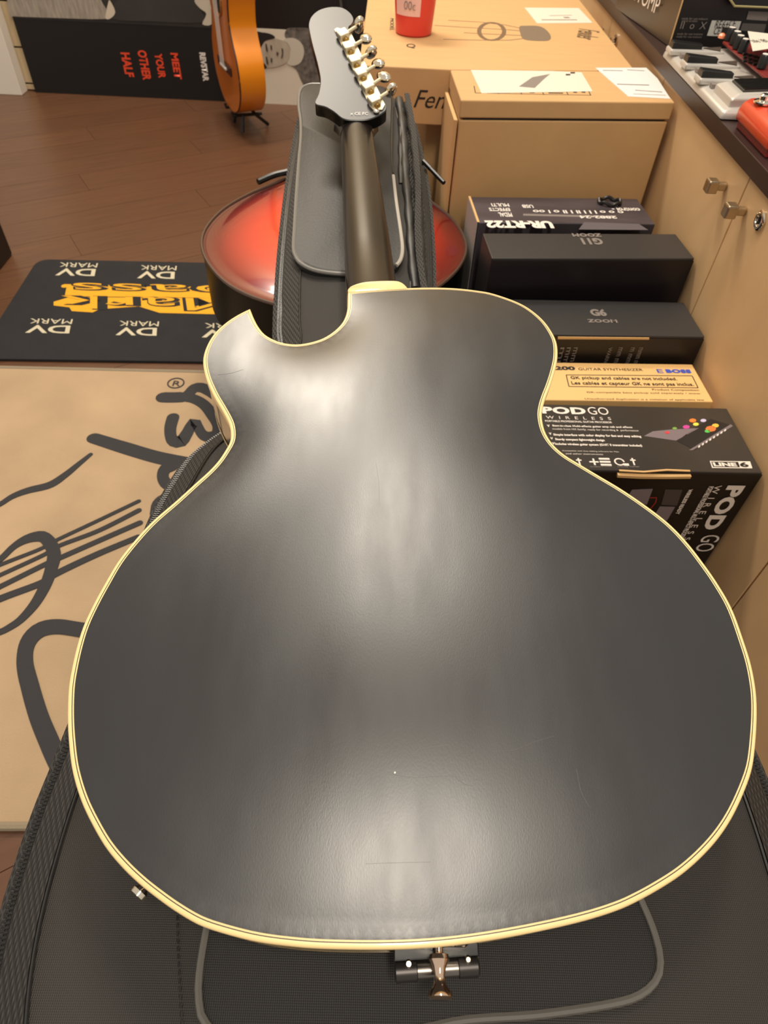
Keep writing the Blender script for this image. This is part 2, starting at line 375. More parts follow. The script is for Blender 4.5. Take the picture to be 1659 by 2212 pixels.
# -- big kraft box with a separate lid
FL = at(996, 216, .486); FR = at(1475, 222, .486); FR.x = .497; BY = at(973, 150, .486).y
BL = V((at(973, 150, .486).x, BY-.003, .486)); BR = V((.497, BY+.050, .486))
t = tag(thing('cardboard_box', ((FL.x+FR.x)/2, (FL.y+BY)/2, 0), 'tall kraft cardboard box with a folded lid, closest to the black boxes', 'box'), None, None, 'kraft cardboard boxes')
def quad(ins_, z0, z1):
    c = (FL+FR+BL+BR)/4; P = [p+(c-p).normalized()*ins_*1.4 for p in (FL, FR, BR, BL)]
    return [V((p.x, p.y, z0)) for p in P], (0, 0, z1-z0)
g = G(); g.prism(*quad(.0015, 0, .455)); build('carton_body', g, M_card, t, bevel=.002)
g = G(); g.prism(*quad(0, .4585, .486)); build('lid', g, M_card, t, bevel=.0025, seg=3)
g = G(); g.prism(*quad(.006, .4545, .459)); build('lid_gap', g, M_dark, t)
g = G(); g.prism([V((FL.x-.007, FL.y+.012, .02)), V((FL.x-.0005, FL.y+.012, .02)), V((BL.x-.0005, BL.y-.005, .02)), V((BL.x-.007, BL.y-.005, .02))], (0, 0, .432)); build('side_flap', g, M_card2, t, bevel=.001)
def patch(parent, px, z, m, name='paper_label', h=.0006):
    g = G(); g.prism([at(x, y, z) for x, y in px], (0, 0, h)); return build(name, g, m, parent)
zt = .486
patch(t, [(1040, 202), (1017, 152), (1189, 154), (1256, 157), (1280, 198)], zt, M_paper)
patch(t, [(1357, 209), (1286, 147), (1396, 147), (1420, 170), (1448, 214)], zt, mat('white_invoice', (216, 213, 210), .6))
patch(t, [(1121, 187), (1150, 167), (1188, 160), (1176, 170), (1155, 190)], zt+.0006, M_pgrey, 'label_picture', .0003)
patch(t, [(1222, 160), (1232, 160), (1232, 163), (1222, 163)], zt+.0006, M_ink, 'label_mark', .0003)
patch(t, [(1232, 156), (1242, 156), (1242, 159), (1232, 159)], zt+.0006, M_ink, 'label_mark', .0003)
g = G()
for q, r_ in (((1024, 186), (1027, 201)), ((1027, 201), (1276, 206)), ((1276, 206), (1272, 198)), ((1075, 196), (1077, 203)), ((1125, 198), (1127, 204)), ((1172, 199), (1175, 205)), ((1224, 198), (1227, 205))):
    g.ribbon([at(*q, zt), at(*r_, zt)], .0015, .0003)
g.ribbon([at(1185, 201, zt), at(1216, 201.5, zt)], .004, .0004); g.ribbon([at(1143, 199, zt), at(1154, 199.5, zt)], .008, .0004)
for x in (1238, 1256): g.ribbon([at(x, 199, zt), at(x+8, 199.3, zt)], .006, .0004)
build('printed_symbols', g, M_ink, t)
g = G()
for (xa, ya, xb, yb, ww) in ((1302, 152, 1345, 153, .003), (1355, 151, 1392, 153, .003), (1333, 182, 1402, 184, .004), (1372, 195, 1430, 199, .003), (1368, 203, 1438, 206, .0015)):
    g = G(); g.ribbon([at(xa, ya, zt+.0006), at(xb, yb, zt+.0006)], ww, .0003); build('printed_line', g, M_pgrey, t)
# -- long flat kraft box with printed drawing, on top of another carton
AX0 = -.052; AX1 = .470
t = thing('guitar_carton', (.22, BY+.3, .39), 'long flat kraft box with a line drawing on top, behind the tall box', 'box')
g = G(); g.prism([V((x_, y_, .392)) for x_, y_ in ((AX0, BY), (.118, BY), (AX1, BY+.050), (AX1, 2.06), (AX0, 2.06))], (0, 0, zt-.392)); build('carton_body', g, M_card, t, bevel=.002)
BYF = BY
text(t, 'Fender', V((wl(893, 232, BY).x, BY, wl(893, 232, BY).z)), (1, 0, 0), (0, 0, 1), .125, .030, M_ink, 'lettering', bold=.0, shear=.35, N=(0, -1, 0))
patch(t, [(1160, 51), (1133, 17), (1250, 18), (1280, 50)], zt, M_paper)
g = G()
for (xa, ya, xb, yb, ww) in ((1187, 34, 1235, 33, .003), (1170, 43, 1246, 43, .006), (1218, 38, 1230, 38, .010)): g = G(); g.ribbon([at(xa, ya, zt+.0006), at(xb, yb, zt+.0006)], ww, .0003); build('printed_line', g, M_pgrey, t)
g = G()
def ln(pts, ww): g.ribbon([at(x, y, zt) for x, y in pts], ww, .0003)
ln([(968, 44), (1040, 48), (1090, 54), (1130, 62)], .0028); ln([(938, 55), (1000, 59), (1090, 64), (1128, 67)], .0028)
ln([(1002, 71), (1060, 74), (1128, 77)], .0028); ln([(958, 85), (1040, 87), (1100, 87), (1135, 83)], .0028)
P = [at(1062+27*math.cos(k*math.pi/14), 68+19*math.sin(k*math.pi/14), zt) for k in range(29)]; g.ribbon(P, .009, .0004)
build('line_drawing', g, mat('brown_ink', (110, 84, 58), .7), t)
patch(t, spl([(1122, 58, 0), (1135, 56, 0), (1165, 57, 0), (1182, 67, 0), (1190, 80, 0), (1183, 88, 0), (1150, 88, 0), (1130, 84, 0), (1124, 72, 0)], 4, True) and [(p.x, p.y) for p in spl([(1122, 58, 0), (1135, 56, 0), (1165, 57, 0), (1182, 67, 0), (1190, 80, 0), (1183, 88, 0), (1150, 88, 0), (1130, 84, 0), (1124, 72, 0)], 4, True)], zt, mat('grey_brown_ink', (116, 98, 78), .7), 'drawing_blob', .0004)
text(t, 'Fender', at(1250, 62, zt), (-.25, -1, 0), (1, -.25, 0), .085, .045, mat('brown_script', (104, 80, 56), .7), shear=.3, N=(0, 0, 1))
text(t, 'MODEL', at(843, 40, zt), (0, -1, 0), (1, 0, 0), .10, .008, M_ink, N=(0, 0, 1)); text(t, 'Q', at(878, 104, zt), (1, 0, 0), (0, 1, 0), .018, .03, M_ink, N=(0, 0, 1))
t = thing('cardboard_box', (.3, 1.8, 0), 'plain kraft carton in shadow underneath the long flat box', 'box')
g = G(); g.aabb((.082, BY+.056, 0), (.495, 2.05, .3915)); build('carton_body', g, M_card, t, bevel=.002)
g = G(); g.aabb((.079, BY+.06, .20), (.084, BY+.30, .206)); build('tape_edge', g, M_card2, t)
# -- red cup
M_red = mat('red_plastic', (240, 72, 58), .35, trans=.25); t = thing('cup', at(893, 74, zt), 'red plastic cup with white price sticker standing on the long flat box', 'cup')
o = at(893, 72, zt); g = G(); g.lathe(o, (0, 0, 1), [(.034, 0), (.037, .003), (.041, .05), (.045, .13), (.043, .13), (.039, .05), (.034, .004)], 40); build('cup_wall', g, M_red, t, smooth=True)
g = G(); rs = []
for k in range(9):
    an = rad(-152+k*9.5); r0 = lambda z: .0372+(z-.003)*.085+.0009
    rs.append([o+V((math.cos(an)*r0(z), math.sin(an)*r0(z), z)) for z in (.036, .105)])
g.rings(rs, False, False, False); lb = build('price_sticker', g, mat('sticker_pink_white', (238, 190, 180), .5), t, smooth=True)
g = G()
for k in range(7):
    an = rad(-121+k*5+(k % 2)); r1 = r0(.08)+.0006; g.box(o+V((math.cos(an)*r1, math.sin(an)*r1, .073)), (.0018, 0, 0), (0, .0004, 0), (0, 0, .02))
build('barcode', g, M_ink, lb)
text(lb, '00c', o+V((math.cos(rad(-122))*.043, math.sin(rad(-122))*.043-.0015, .047)), (1, -.35, 0), (0, 0, 1), .024, .014, M_pgrey, N=(0, -1, 0))
# -- dark boxes
M_purple = mat('dark_violet_print', (46, 42, 45), .35, col2=(88, 80, 86), vs=5, stretch=(1, 5, 1, .5))
z = .35; FRh = at(1432, 500, z); yh = rad(4.5)
t, FLh, u, v = carton('effects_box', (.4665, 1.128, z), .306, .10, z, yh, M_purple, 'dark violet printed effects box farthest back in the row, against the tall kraft box')
g = G(); g.box(FLh-V((.0012, 0, z)), v*.10, -u*.0008, (0, 0, z-.002)); build('side_panel', g, mat('pale_grey_card', (170, 165, 158), .6), t)
g = G(); g.ribbon([FLh+V((0, 0, .0003)), FLh+v*.10+V((0, 0, .0003))], .004, .0006); build('kraft_edge', g, M_card2, t)
def ttext(t, s, xl, xr, yt, yb, z, m, flip=False, bold=0., u=u, shear=0., spacing=1., lift=.0006):
    """print on a box top, filling a rectangle seen at those pixels"""
    w_ = abs((at(xr, (yt+yb)/2, z)-at(xl, (yt+yb)/2, z)).dot(u)); v = V((-u.y, u.x, 0)); h_ = abs((at(xl, yt, z)-at(xl, yb, z)).dot(v))
    if flip: text(t, s, at(xr, yt, z), -u, -v, w_, h_, m, bold=bold, N=(0, 0, 1), shear=shear, spacing=spacing, lift=lift)
    else: text(t, s, at(xl, yb, z), u, v, w_, h_, m, bold=bold, N=(0, 0, 1), shear=shear, spacing=spacing, lift=lift)
ttext(t, 'UR-RT22', 1045, 1190, 478, 494, z, M_print, True, .06, u)
for (xl, xr, yt, yb, s) in ((1060, 1098, 440, 447, 'MULTI'), (1055, 1100, 450, 457, 'EFFECTS'), (1075, 1104, 460, 469, 'PEDAL'), (1126, 1150, 443, 450, 'USB'), (1150, 1345, 456, 463, 'o o o l l l ll l ll o l oo'), (1250, 1330, 467, 473, '2882-24'), (1320, 1380, 450, 458, 'control -')):
    ttext(t, s, xl, xr, yt, yb, z, M_print, True, .03, u)
patch(t, [(1130, 462), (1330, 467), (1332, 471), (1130, 466)], z, M_pgrey, 'printed_stripe', .0003)
patch(t, [(1262, 480), (1380, 484), (1400, 497), (1250, 496)], z, mat('lilac_print', (92, 87, 92), .4), 'printed_stripe', .0003)
cr = at(1317, 435, z+.004); g = G(); g.tube([cr+V((.019*math.cos(k*math.pi/12), .013*math.sin(k*math.pi/12), .002*math.sin(k*1.3))) for k in range(24)], .0032, 8, True)
tag(build('rubber_ring', g, M_black, smooth=True, loc=cr-V((0, 0, .004))), 'small black ring lying on the violet box', 'ring')
z = .349; yg = rad(5.0)
t, FLg, u, v = carton('effects_box', (.500, 1.014, z), .328, .083, z, yg, M_greybox, 'tall charcoal effects box marked G11 in the middle of the row')
g = G(); g.box(FLg-V((0, 0, .004))-v*.0012-u*.0, u*.328, v*.001, (0, 0, -(z-.006))); build('front_panel', g, mat('black_front_panel', (16, 13, 14), .3, col2=(30, 24, 30), vs=2.2), t)
ttext(t, 'G11', 1252, 1297, 515, 529, z, M_pgrey, True, .05, u); ttext(t, 'ZOOM', 1234, 1297, 505, 512, z, M_pgrey, True, .05, u, spacing=1.1)
z = .29; yg = rad(2.6)
t, FL6, u, v = carton('effects_box', (.500, .884, z), .31, .098, z, yg, M_greybox, 'low charcoal effects box marked G6 with cream tab, in front of the taller G11 box')
g = G(); g.box(FL6-V((0, 0, .004))-v*.0012, u*.31, v*.001, (0, 0, -(z-.006))); build('front_panel', g, mat('black_front', (20, 16, 16), .4), t)
ttext(t, 'G6', 1278, 1312, 668, 683, z, M_pgrey, False, .05, u); ttext(t, 'ZOOM', 1270, 1334, 690, 697, z, M_pgrey, False, .05, u, spacing=1.1)
fn = -v
def fp(x, y, FLp, off=.0015): return atp(x, y, FLp-v*off, v)
g = G(); g.prism([fp(1205, 727, FL6), fp(1402, 729, FL6), fp(1402, 733, FL6), fp(1205, 732, FL6)], -v*.001); build('kraft_tab', g, M_card2, t)
for x, s in ((1208, 'mm'), (1222, 'mmm'), (1237, 'mm m'), (1312, 'WARNING'), (1334, 'mm mmm'), (1360, 'm mmmm'), (1378, 'mmm mmm')):
    text(t, s, fp(x+3, 750, FL6)+V((0, 0, .0)), (0, 0, -1), u, .045, .006, M_pgrey, N=-v)
z = .25
t, FLb, u, v = carton('effects_box', (.4955, .777, z), .31, .092, z, rad(2.6), mat('tan_printed_card', (228, 184, 120), .6), 'tan effects box with blue logo and framed notice between black boxes')
ttext(t, 'BOSS', 1440, 1494, 798, 806, z, M_blue, False, .06, u, spacing=1.1); ttext(t, 'E', 1421, 1434, 798, 806, z, M_blue, False, .0, u)
ttext(t, 'SY-200', 1160, 1243, 791, 799, z, M_ink, False, .05, u); ttext(t, 'GUITAR SYNTHESIZER', 1250, 1388, 795, 800, z, M_ink, False, .0, u)
ttext(t, 'GK pickup and cables are not included.', 1234, 1462, 813, 821, z, M_ink, False, .015, u)
ttext(t, 'Les cables et capteur GK ne sont pas inclus.', 1236, 1498, 824, 833, z, M_ink, False, .015, u)
ttext(t, 'Product Composition', 1410, 1510, 840, 845, z, M_ink, False, 0, u); ttext(t, 'GK-compatible bass pickup sold separately / www', 1268, 1512, 846, 850, z, M_ink, False, 0, u)
ttext(t, 'Unauthorized duplication is a violation of applicable law', 1264, 1520, 860, 864, z, M_ink, False, 0, u)
g = G(); fr = [at(1223, 810, z), at(1495, 812, z), at(1508, 838, z), at(1229, 835, z)]
for i in range(4): g.ribbon([fr[i], fr[(i+1) % 4]], .0014, .0003)
build('printed_frame', g, M_ink, t)
z = .266; FRp = V((.5005, .613, z))
M_pod = mat('pod_box_print', (30, 27, 26), .32, col2=(62, 55, 48), vs=2.5)
t, FLp, u, v = carton('effects_box', FRp, .275, .13, z, rad(1.5), M_pod, 'nearest black effects box with large white lettering and colour picture on top')
for s, xl, xr, yt, yb, bo, sp in (('POD', 1172, 1266, 879, 894, .05, 1.08), ('GO', 1272, 1316, 880, 896, .0, 1.), ('WIRELESS', 1180, 1319, 899, 905, .0, 2.2), ('PORTABLE PROFESSIONAL GUITAR PROCESSOR', 1178, 1321, 908, 912, .02, 1.),
    ('Best-in-class Multi-effects guitar amp cab and effects', 1194, 1365, 918, 923, .03, 1.), ('models from HX family, ready for recording &  performance', 1194, 1378, 925, 930, .0, 1.),
    ('Simple interface with color display for fast and easy editing', 1196, 1384, 937, 943, .04, 1.), ('Sturdy compact lightweight design', 1200, 1306, 947, 953, .04, 1.),
    ('Includes wireless guitar system (G10T II transmitter included)', 1200, 1386, 957, 963, .04, 1.), ('Compatible with free editing software for Mac', 1215, 1336, 973, 976, 0, 1.), ('and other instruments', 1222, 1302, 979, 982, 0, 1.)):
    ttext(t, s, xl, xr, yt, yb, z, M_print, False, bo, u, spacing=sp)
for y, x in ((920, 1182), (937, 1186), (947, 1189), (958, 1193)): ttext(t, 'v', x, x+6, y-2, y+3, z, M_print, False, .02, u)
g = G()
for k, x in enumerate((1245, 1277, 1301, 1332, 1362)):
    q = at(x+6, 998, z); s_ = .0085
    if k == 1: g.box(q-u*.006-v*.0012, u*.012, v*.0024, (0, 0, .0004)); g.box(q-u*.0012-v*.006, u*.0024, v*.012, (0, 0, .0006))
    elif k == 2:
        for a_ in range(3): g.box(q-u*.007+v*(-.007+a_*.0055), u*.014, v*.0032, (0, 0, .0004))
    elif k == 3: g.ribbon([q+V((math.cos(j*.523)*.006, math.sin(j*.523)*.006, 0)) for j in range(12)], .002, .0004); g.box(q+u*.004-v*.007, u*.007, v*.004, (0, 0, .0006))
    else: g.box(q-u*.001-v*.006, u*.002, v*.013, (0, 0, .0004)); g.box(q-u*.0035+v*.002, u*.007, v*.002, (0, 0, .0006))
build('printed_icons', g, M_print, t)
for s, x in (('audio', 1275), ('presets', 1300), ('cloud', 1334), ('tuner', 1360)): ttext(t, s, x, x+22, 1007, 1010, z, M_pgrey, False, 0, u)
patch(t, [(1538, 1011), (1533, 996), (1620, 997), (1625, 1012)], z, M_print, 'logo_plate', .0004)
patch(t, [(1540, 1009), (1536, 998), (1594, 998.5), (1598, 1010)], z, M_blackbox, 'logo_inner', .0006)
ttext(t, 'LINE', 1542, 1592, 1000, 1008, z, M_print, False, .05, u, lift=.001); ttext(t, '6', 1600, 1618, 999.5, 1009.5, z, M_blackbox, False, .03, u, lift=.001)
# picture of the unit with its coloured lights, flat print
pg = mat('picture_grey', (120, 108, 112), .4); pd = mat('picture_dark', (22, 19, 20), .4)
patch(t, [(1391, 942), (1460, 952), (1510, 925), (1450, 928), (1410, 932)], z, pg, 'printed_picture', .0003)
patch(t, [(1462, 953), (1500, 972), (1583, 920), (1535, 905), (1505, 922)], z, pd, 'printed_picture', .0003)
patch(t, [(1488, 973), (1496, 973), (1583, 921), (1578, 917)], z, pg, 'printed_picture', .0005)
for k in range(8): patch(t, [(1508+k*8, 968-k*5), (1512+k*8, 966-k*5), (1512+k*8, 962-k*5), (1508+k*8, 964-k*5)], z, M_print, 'printed_dot', .0006)
for (x, y, c, r_) in ((1441, 935, (210, 60, 70), 4), (1457, 926, (120, 160, 70), 4), (1482, 923, (200, 70, 150), 6), (1496, 909, (250, 130, 50), 6), (1503, 917, (230, 220, 90), 5), (1519, 909, (200, 190, 220), 5), (1535, 927, (230, 120, 60), 9), (1528, 932, (90, 190, 90), 5), (1545, 920, (240, 190, 70), 6)):
    patch(t, [(x+r_*1.3*math.cos(a*.785), y+r_*.7*math.sin(a*.785)) for a in range(8)], z, mat('picture_light', c, .4), 'printed_light', .0007)
# front of this box
M_fr = mat('black_front_gloss', (14, 12, 12), .3)
g = G(); g.box(FLp-v*.0012-V((0, 0, .002)), u*.275, v*.001, (0, 0, -(z-.003))); build('front_panel', g, M_fr, t)
g = G(); tb = [at(x, y, z) for x, y in ((1335, 1021), (1345, 1013), (1420, 1017), (1480, 1014), (1493, 1019), (1490, 1025))]
g.ribbon([fp(x, y, FLp, .003) for x, y in ((1332, 1028), (1380, 1030), (1440, 1031), (1490, 1031))], [.006, .007, .006, .005], .004, V((0, 0, 1)))
g.ribbon([at(x, y, z) for x, y in ((1337, 1017), (1390, 1020), (1440, 1016), (1490, 1018))], .0025, .0012)
build('torn_kraft_tab', g, M_card2, t)
def ftext(s, x0, y0, x1, y1, hgt, bold=0., spacing=1., m=M_print):
    a = fp(x0, y0, FLp); b = fp(x1, y1, FLp); text(t, s, V((a.x, a.y, a.z)), (0, 0, -1), u, a.z-b.z, hgt, m, bold=bold, spacing=spacing, N=-v)
ftext('POD', 1572, 1048, 1521, 1143, .024, .05, 1.08); ftext('GO', 1520, 1155, 1496, 1190, .026); ftext('WIRELESS', 1545, 1048, 1488, 1166, .009, 0, 1.9)
ftext('PORTABLE PROFESSIONAL MULTI-EFFECT PROCESSOR', 1531, 1050, 1470, 1165, .007, .03); ftext('WIRELESS READY', 1488, 1056, 1462, 1110, .0055, .04)
for q, mm in (([(1365, 1058), (1410, 1056), (1397, 1090), (1352, 1078)], pg), ([(1437, 1057), (1474, 1058), (1462, 1092), (1428, 1090)], mat('pic_brown', (70, 62, 60), .4)), ([(1425, 1094), (1458, 1095), (1440, 1125), (1412, 1115)], pg)):
    g = G(); g.prism([fp(x, y, FLp) for x, y in q], -v*.0004); build('printed_picture', g, mm, t)
g = G(); g.ribbon([fp(x, y, FLp, .0014) for x, y in ((1404, 1075), (1418, 1075), (1416, 1085), (1404, 1100))], .0015, .0004, -v); build('printed_line', g, mat('red_print', (150, 40, 30), .5), t)
# ================================================================== ON THE WORKTOP
t = thing('effects_box', (.72, 1.66, CT), 'large black retail box on the worktop behind the silver effects unit', 'box')
b0 = V((.529, 1.495, CT+.0005)); dl = (V((.500, 1.735, 0))-V((.529, 1.495, 0))).normalized(); dr = V((-dl.y, dl.x, 0))*-1
M_brownrefl = mat('brown_reflection_side', (74, 60, 46), .28, col2=(54, 42, 32), vs=3)  # black box side with its brownish reflection painted into the colour
g = G(); g.box(b0, dl*.30, dr*.34, (0, 0, .26)); build('carton_body', g, M_blackbox, t, bevel=.0015)
g = G(); g.box(b0+V((0, 0, .001))-dr*.001, dl*.30, dr*.0008, (0, 0, .258)); sp_ = build('side_panel', g, M_brownrefl, t)
a = atp(1384, -5, b0-dr*.002, dr); text(t, 'STOMP', a-dl*0+V((0, 0, -.008))+dl*.03, -dl, (0, 0, 1), .13, .026, M_print, N=-dr, lift=.003)
g = G(); g.tube([b0-dr*.001-dl*.0005, b0-dr*.001-dl*.0005+V((0, 0, .26))], .0012, 6); build('worn_corner', g, M_card2, t)
def dface(x, y, off=.001): return atp(x, y, b0-dl*off, dl)
def dpatch(px, m, name='paper_label', off=.001):
    g = G(); g.prism([dface(x, y, off) for x, y in px], -dl*.0005); return build(name, g, m, t)
dpatch([(1527, 77), (1538, 44), (1601, 46), (1590, 80)], mat('white_sticker', (200, 196, 188), .5)); dpatch([(1612, 42), (1617, 24), (1662, 26), (1657, 45)], M_pgrey); dpatch([(1598, 66), (1604, 50), (1655, 52), (1650, 70)], mat('grey_sticker', (90, 84, 80), .5))
for x, y, s in ((1543, 52, 'RE'), (1558, 52, '6+'), (1573, 50, 'CE'), (1540, 66, 'CE'), (1556, 66, '-'), (1572, 64, '4')):
    a = dface(x, y+8, .002); text(t, s, a, dr, (0, 0, 1), .012, .011, M_ink, N=-dl)
for x, y, w_ in ((1472, 42, .05), (1472, 47, .03), (1462, 75, .05), (1460, 81, .05)): a = dface(x, y, .002); text(t, 'made for use indoors', a, dr, (0, 0, 1), w_, .0035, M_pgrey, N=-dl)
a = dface(1468, 62, .002); text(t, 'II  o  X', a, dr, (0, 0, 1), .05, .011, M_pgrey, N=-dl)
M_ylw = mat('cream_edge', (190, 176, 120), .5)
fb_ = [dface(x, y, .012) for x, y in ((1570, -12), (1588, 12), (1720, 17))]; ft_ = [V((p.x, p.y, .7795))+dl*.0105 for p in (fb_[2], fb_[0])]
g = G(); g.prism(fb_+ft_, -dl*.003); fl_ = build('open_flap', g, M_black, t)
g = G(); g.tube([dface(x, y, .0135) for x, y in ((1566, -18), (1587, 12.5), (1720, 18))], .0022, 6); build('flap_edge', g, M_ylw, fl_)
# silver multi effects unit
M_sil = mat('silver_casing', (196, 190, 182), .38, .35); M_redp = mat('red_panel', (132, 40, 36), .4, var=.3, vs=40)
SX, SY0, SY1 = .502, 1.10, 1.425; sz = CT+.021
t = thing('effects_pedalboard', (.64, 1.26, CT), 'silver multi-effects pedalboard with three black footswitches and red knob panel', 'effects unit')
g = G(); g.rings([[V((SX-.006, SY0, CT+.001)), V((SX+.30, SY0, CT+.001)), V((SX+.30, SY1, CT+.001)), V((SX-.006, SY1, CT+.001))], [V((SX-.004, SY0+.002, CT+.012)), V((SX+.30, SY0+.002, CT+.012)), V((SX+.30, SY1-.002, CT+.012)), V((SX-.004, SY1-.002, CT+.012))], [V((SX+.010, SY0+.01, sz-.006)), V((SX+.29, SY0+.01, sz+.012)), V((SX+.29, SY1-.01, sz+.012)), V((SX+.010, SY1-.01, sz-.006))]])
build('casing', g, M_sil, t, bevel=.003, smooth=True)
for k, (xa, ya, xb, yb) in enumerate(((1456, 104, 1508, 94), (1488, 134, 1541, 124), (1518, 165, 1575, 156))):
    zs = sz+.005; a = at(xa, ya, zs); b = at(xb, yb, zs); a = V((a.x, (a.y+b.y)/2, zs)); b = V((b.x, a.y, zs))
    g = G(); g.box(a+V((-.003, -.016, -.012)), (b.x-a.x+.041, 0, 0), (0, .030, 0), (0, 0, .009)); hs = build('switch_housing', g, M_sil, t, bevel=.003)
    g = G(); g.rings([[a+V((0, -.012, -.005)), a+V((0, .012, -.005)), a+V((0, .010, .007)), a+V((0, -.010, .007))], [b+V((0, -.007, -.006)), b+V((0, .007, -.006)), b+V((0, .007, .004)), b+V((0, -.007, .004))]]); build('footswitch', g, M_black, hs, bevel=.0015)
    g = G(); g.prism([b+V((.004, 0, -.003)), b+V((.030, -.014, -.003)), b+V((.040, .012, -.003))], (0, 0, .0015)); build('switch_icon', g, mat('bronze_icon', (70, 62, 54), .4), hs)
    g = G(); g.aabb((a.x+.012, a.y-.034, sz-.006), (a.x+.026, a.y-.024, sz-.0005)); build('indicator', g, M_pgrey, t)
a = at(1557, 176, sz+.02); 
g = G(); py0, py1 = SY0-.0+.012, SY0+.085; px0 = SX+.006
g.rings([[V((px0, py0, sz-.012)), V((px0, py1, sz-.012)), V((px0+.2, py1, sz-.012)), V((px0+.2, py0, sz-.012))], [V((px0, py0, sz+.004)), V((px0, py1, sz+.004)), V((px0+.2, py1, sz+.012)), V((px0+.2, py0, sz+.012))], [V((px0+.012, py0+.008, sz+.010)), V((px0+.012, py1-.008, sz+.010)), V((px0+.19, py1-.008, sz+.022)), V((px0+.19, py0+.008, sz+.022))]])
pe = build('expression_pedal', g, M_sil, t, bevel=.002)
g = G(); g.prism([V((px0+.018, py0+.012, sz+.0108)), V((px0+.018, py1-.012, sz+.0108)), V((px0+.185, py1-.012, sz+.0222)), V((px0+.185, py0+.012, sz+.0222))], (0, 0, .002)); build('rubber_tread', g, mat('grey_tread', (62, 58, 54), .6), pe)
g = G()
for k in range(9):
    y = py0+.014+k*(py1-py0-.028)/8; g.box(V((px0+.02, y, sz+.0132)), (.16, 0, .0108), (0, .002, 0), (0, 0, .0015))
build('tread_ribs', g, M_black, pe)
g = G(); pz = sz+.013; rp0 = V((.588, 1.165, 0)); g.prism([V((.590, SY1-.015, pz-.006)), V((.59, 1.20, pz-.006)), V((.79, 1.17, pz+.0)), V((.79, SY1-.015, pz))], (0, 0, .004)); pn = build('control_panel', g, M_redp, t, bevel=.001)
for x, y in ((1573, 86), (1584, 95), (1591, 104), (1602, 112), (1644, 146), (1660, 130)):
    o = at(x, y, pz); g = G(); g.lathe(o, (0, 0, 1), [(.0075, 0), (.0075, .016), (.006, .018)], 18); k_ = build('knob', g, M_black, pn, smooth=True)
    g = G(); g.lathe(o+V((0, 0, .018)), (0, 0, 1), [(.0055, 0), (.0055, .0006)], 16); build('knob_cap', g, M_print, k_)
g = G()
for k in range(14): 
    o = at(1608+(k % 5)*11, 118+(k//5)*8+(k % 5)*3, pz-.001); g.aabb(o-V((.003, .003, 0)), o+V((.003, .003, .003)))
build('small_buttons', g, M_black, pn)
g = G(); o = at(1558, 82, pz); g.lathe(o, (0, 0, 1), [(.006, 0), (.006, .004), (.003, .007)], 14); build('indicator_lamp', g, mat('red_lamp', (255, 150, 110), .2), pn, smooth=True)
g = G(); q = [at(x, y, pz+.022) for x, y in ((1615, 68), (1665, 74), (1672, 104), (1626, 111))]; g.prism(q, (0, 0, .0006)); nt_ = tag(build('price_tag', g, M_paper, loc=q[0]), 'white handwritten price tag lying on the red knob panel', 'tag')
text(nt_, 'sale 180', at(1628, 92, pz+.0226), (1, .2, 0), (-.2, 1, 0), .03, .018, M_ink, N=(0, 0, 1))
# orange red pedal
M_or = mat('orange_red_enamel', (204, 62, 30), .3, coat=.5); M_rb = mat('red_base', (120, 26, 22), .4)
a = at(1600, 262, CT+.02); t = thing('stomp_pedal', (.56, 1.0, CT), 'orange-red stomp pedal at the edge of the dark worktop', 'pedal')
ox, oy0, oy1 = .507, .955, 1.078
prof = [(ox, CT+.010), (ox-.001, CT+.022), (ox+.003, CT+.032), (ox+.012, CT+.038), (ox+.08, CT+.040), (ox+.08, CT+.010)]
g = G(); g.prism([V((x, oy0, z_)) for x, z_ in prof], (0, oy1-oy0, 0)); build('enclosure', g, M_or, t, bevel=.0035, seg=3, smooth=True)
g = G(); g.aabb((ox+.005, oy0+.004, CT+.0005), (ox+.078, oy1-.004, CT+.0105)); build('base_plate', g, M_rb, t, bevel=.001)
o = at(1650, 218, CT+.042); g = G(); g.lathe((min(o.x, ox+.06), o.y, CT+.0395), (0, 0, 1), [(.013, 0), (.013, .002), (.009, .004), (.007, .004), (.007, .009), (.005, .011)], 22); build('footswitch', g, M_chrome, t, smooth=True)
o = at(1640, 240, CT+.0405); text(t, 'SP', V((ox+.022, oy1-.03, CT+.0405)), (0, -1, 0), (1, 0, 0), .034, .016, M_print, bold=.04, N=(0, 0, 1))
# ================================================================== BACKGROUND LEFT
M_pb = mat('black_banner', (17, 13, 12), .45); M_or2 = mat('orange_print', (226, 70, 34), .5)
YP = WY-.02
def wp(x, y, off=0): return wl(x, y, YP-off)
x0 = wp(77, 200).x; x1 = wp(470, 150).x+.06; zb = .226
t = thing('banner', ((x0+x1)/2, YP, 0), 'black display banner with orange slogan leaning against the back wall', 'poster')
g = G(); g.aabb((x0, YP, .0), (x1, YP+.018, .62)); build('board', g, M_pb, t, bevel=.001)
g = G(); g.aabb((x0+.0, YP-.001, zb), (x1, YP-.0002, .62)); ph = build('photo_print', g, mat('photo_dark_grey', (50, 46, 43), .5, col2=(24, 22, 21), vs=9), t)
def poly(par, px, m, off, name, Y=None, sm=3):
    P = spl([(x, y, 0) for x, y in px], sm, True); g = G(); g.prism([wl(p.x, p.y, (Y or YP)-off) for p in P], (0, -.0006, 0)); return build(name, g, m, par)
M_cl = mat('photo_light_folds', (176, 164, 148), .5, col2=(122, 112, 100), vs=18, stretch=(6, 1, 1))
poly(ph, [(20, 30), (24, -60), (150, -60), (205, -20), (222, 8), (236, 30), (225, 41), (130, 39), (70, 37), (30, 35)], M_cl, .002, 'printed_garment')
poly(ph, [(228, 38), (234, 5), (238, 2), (249, 26), (238, 40)], mat('photo_cream', (205, 190, 168), .5), .0022, 'printed_shape')
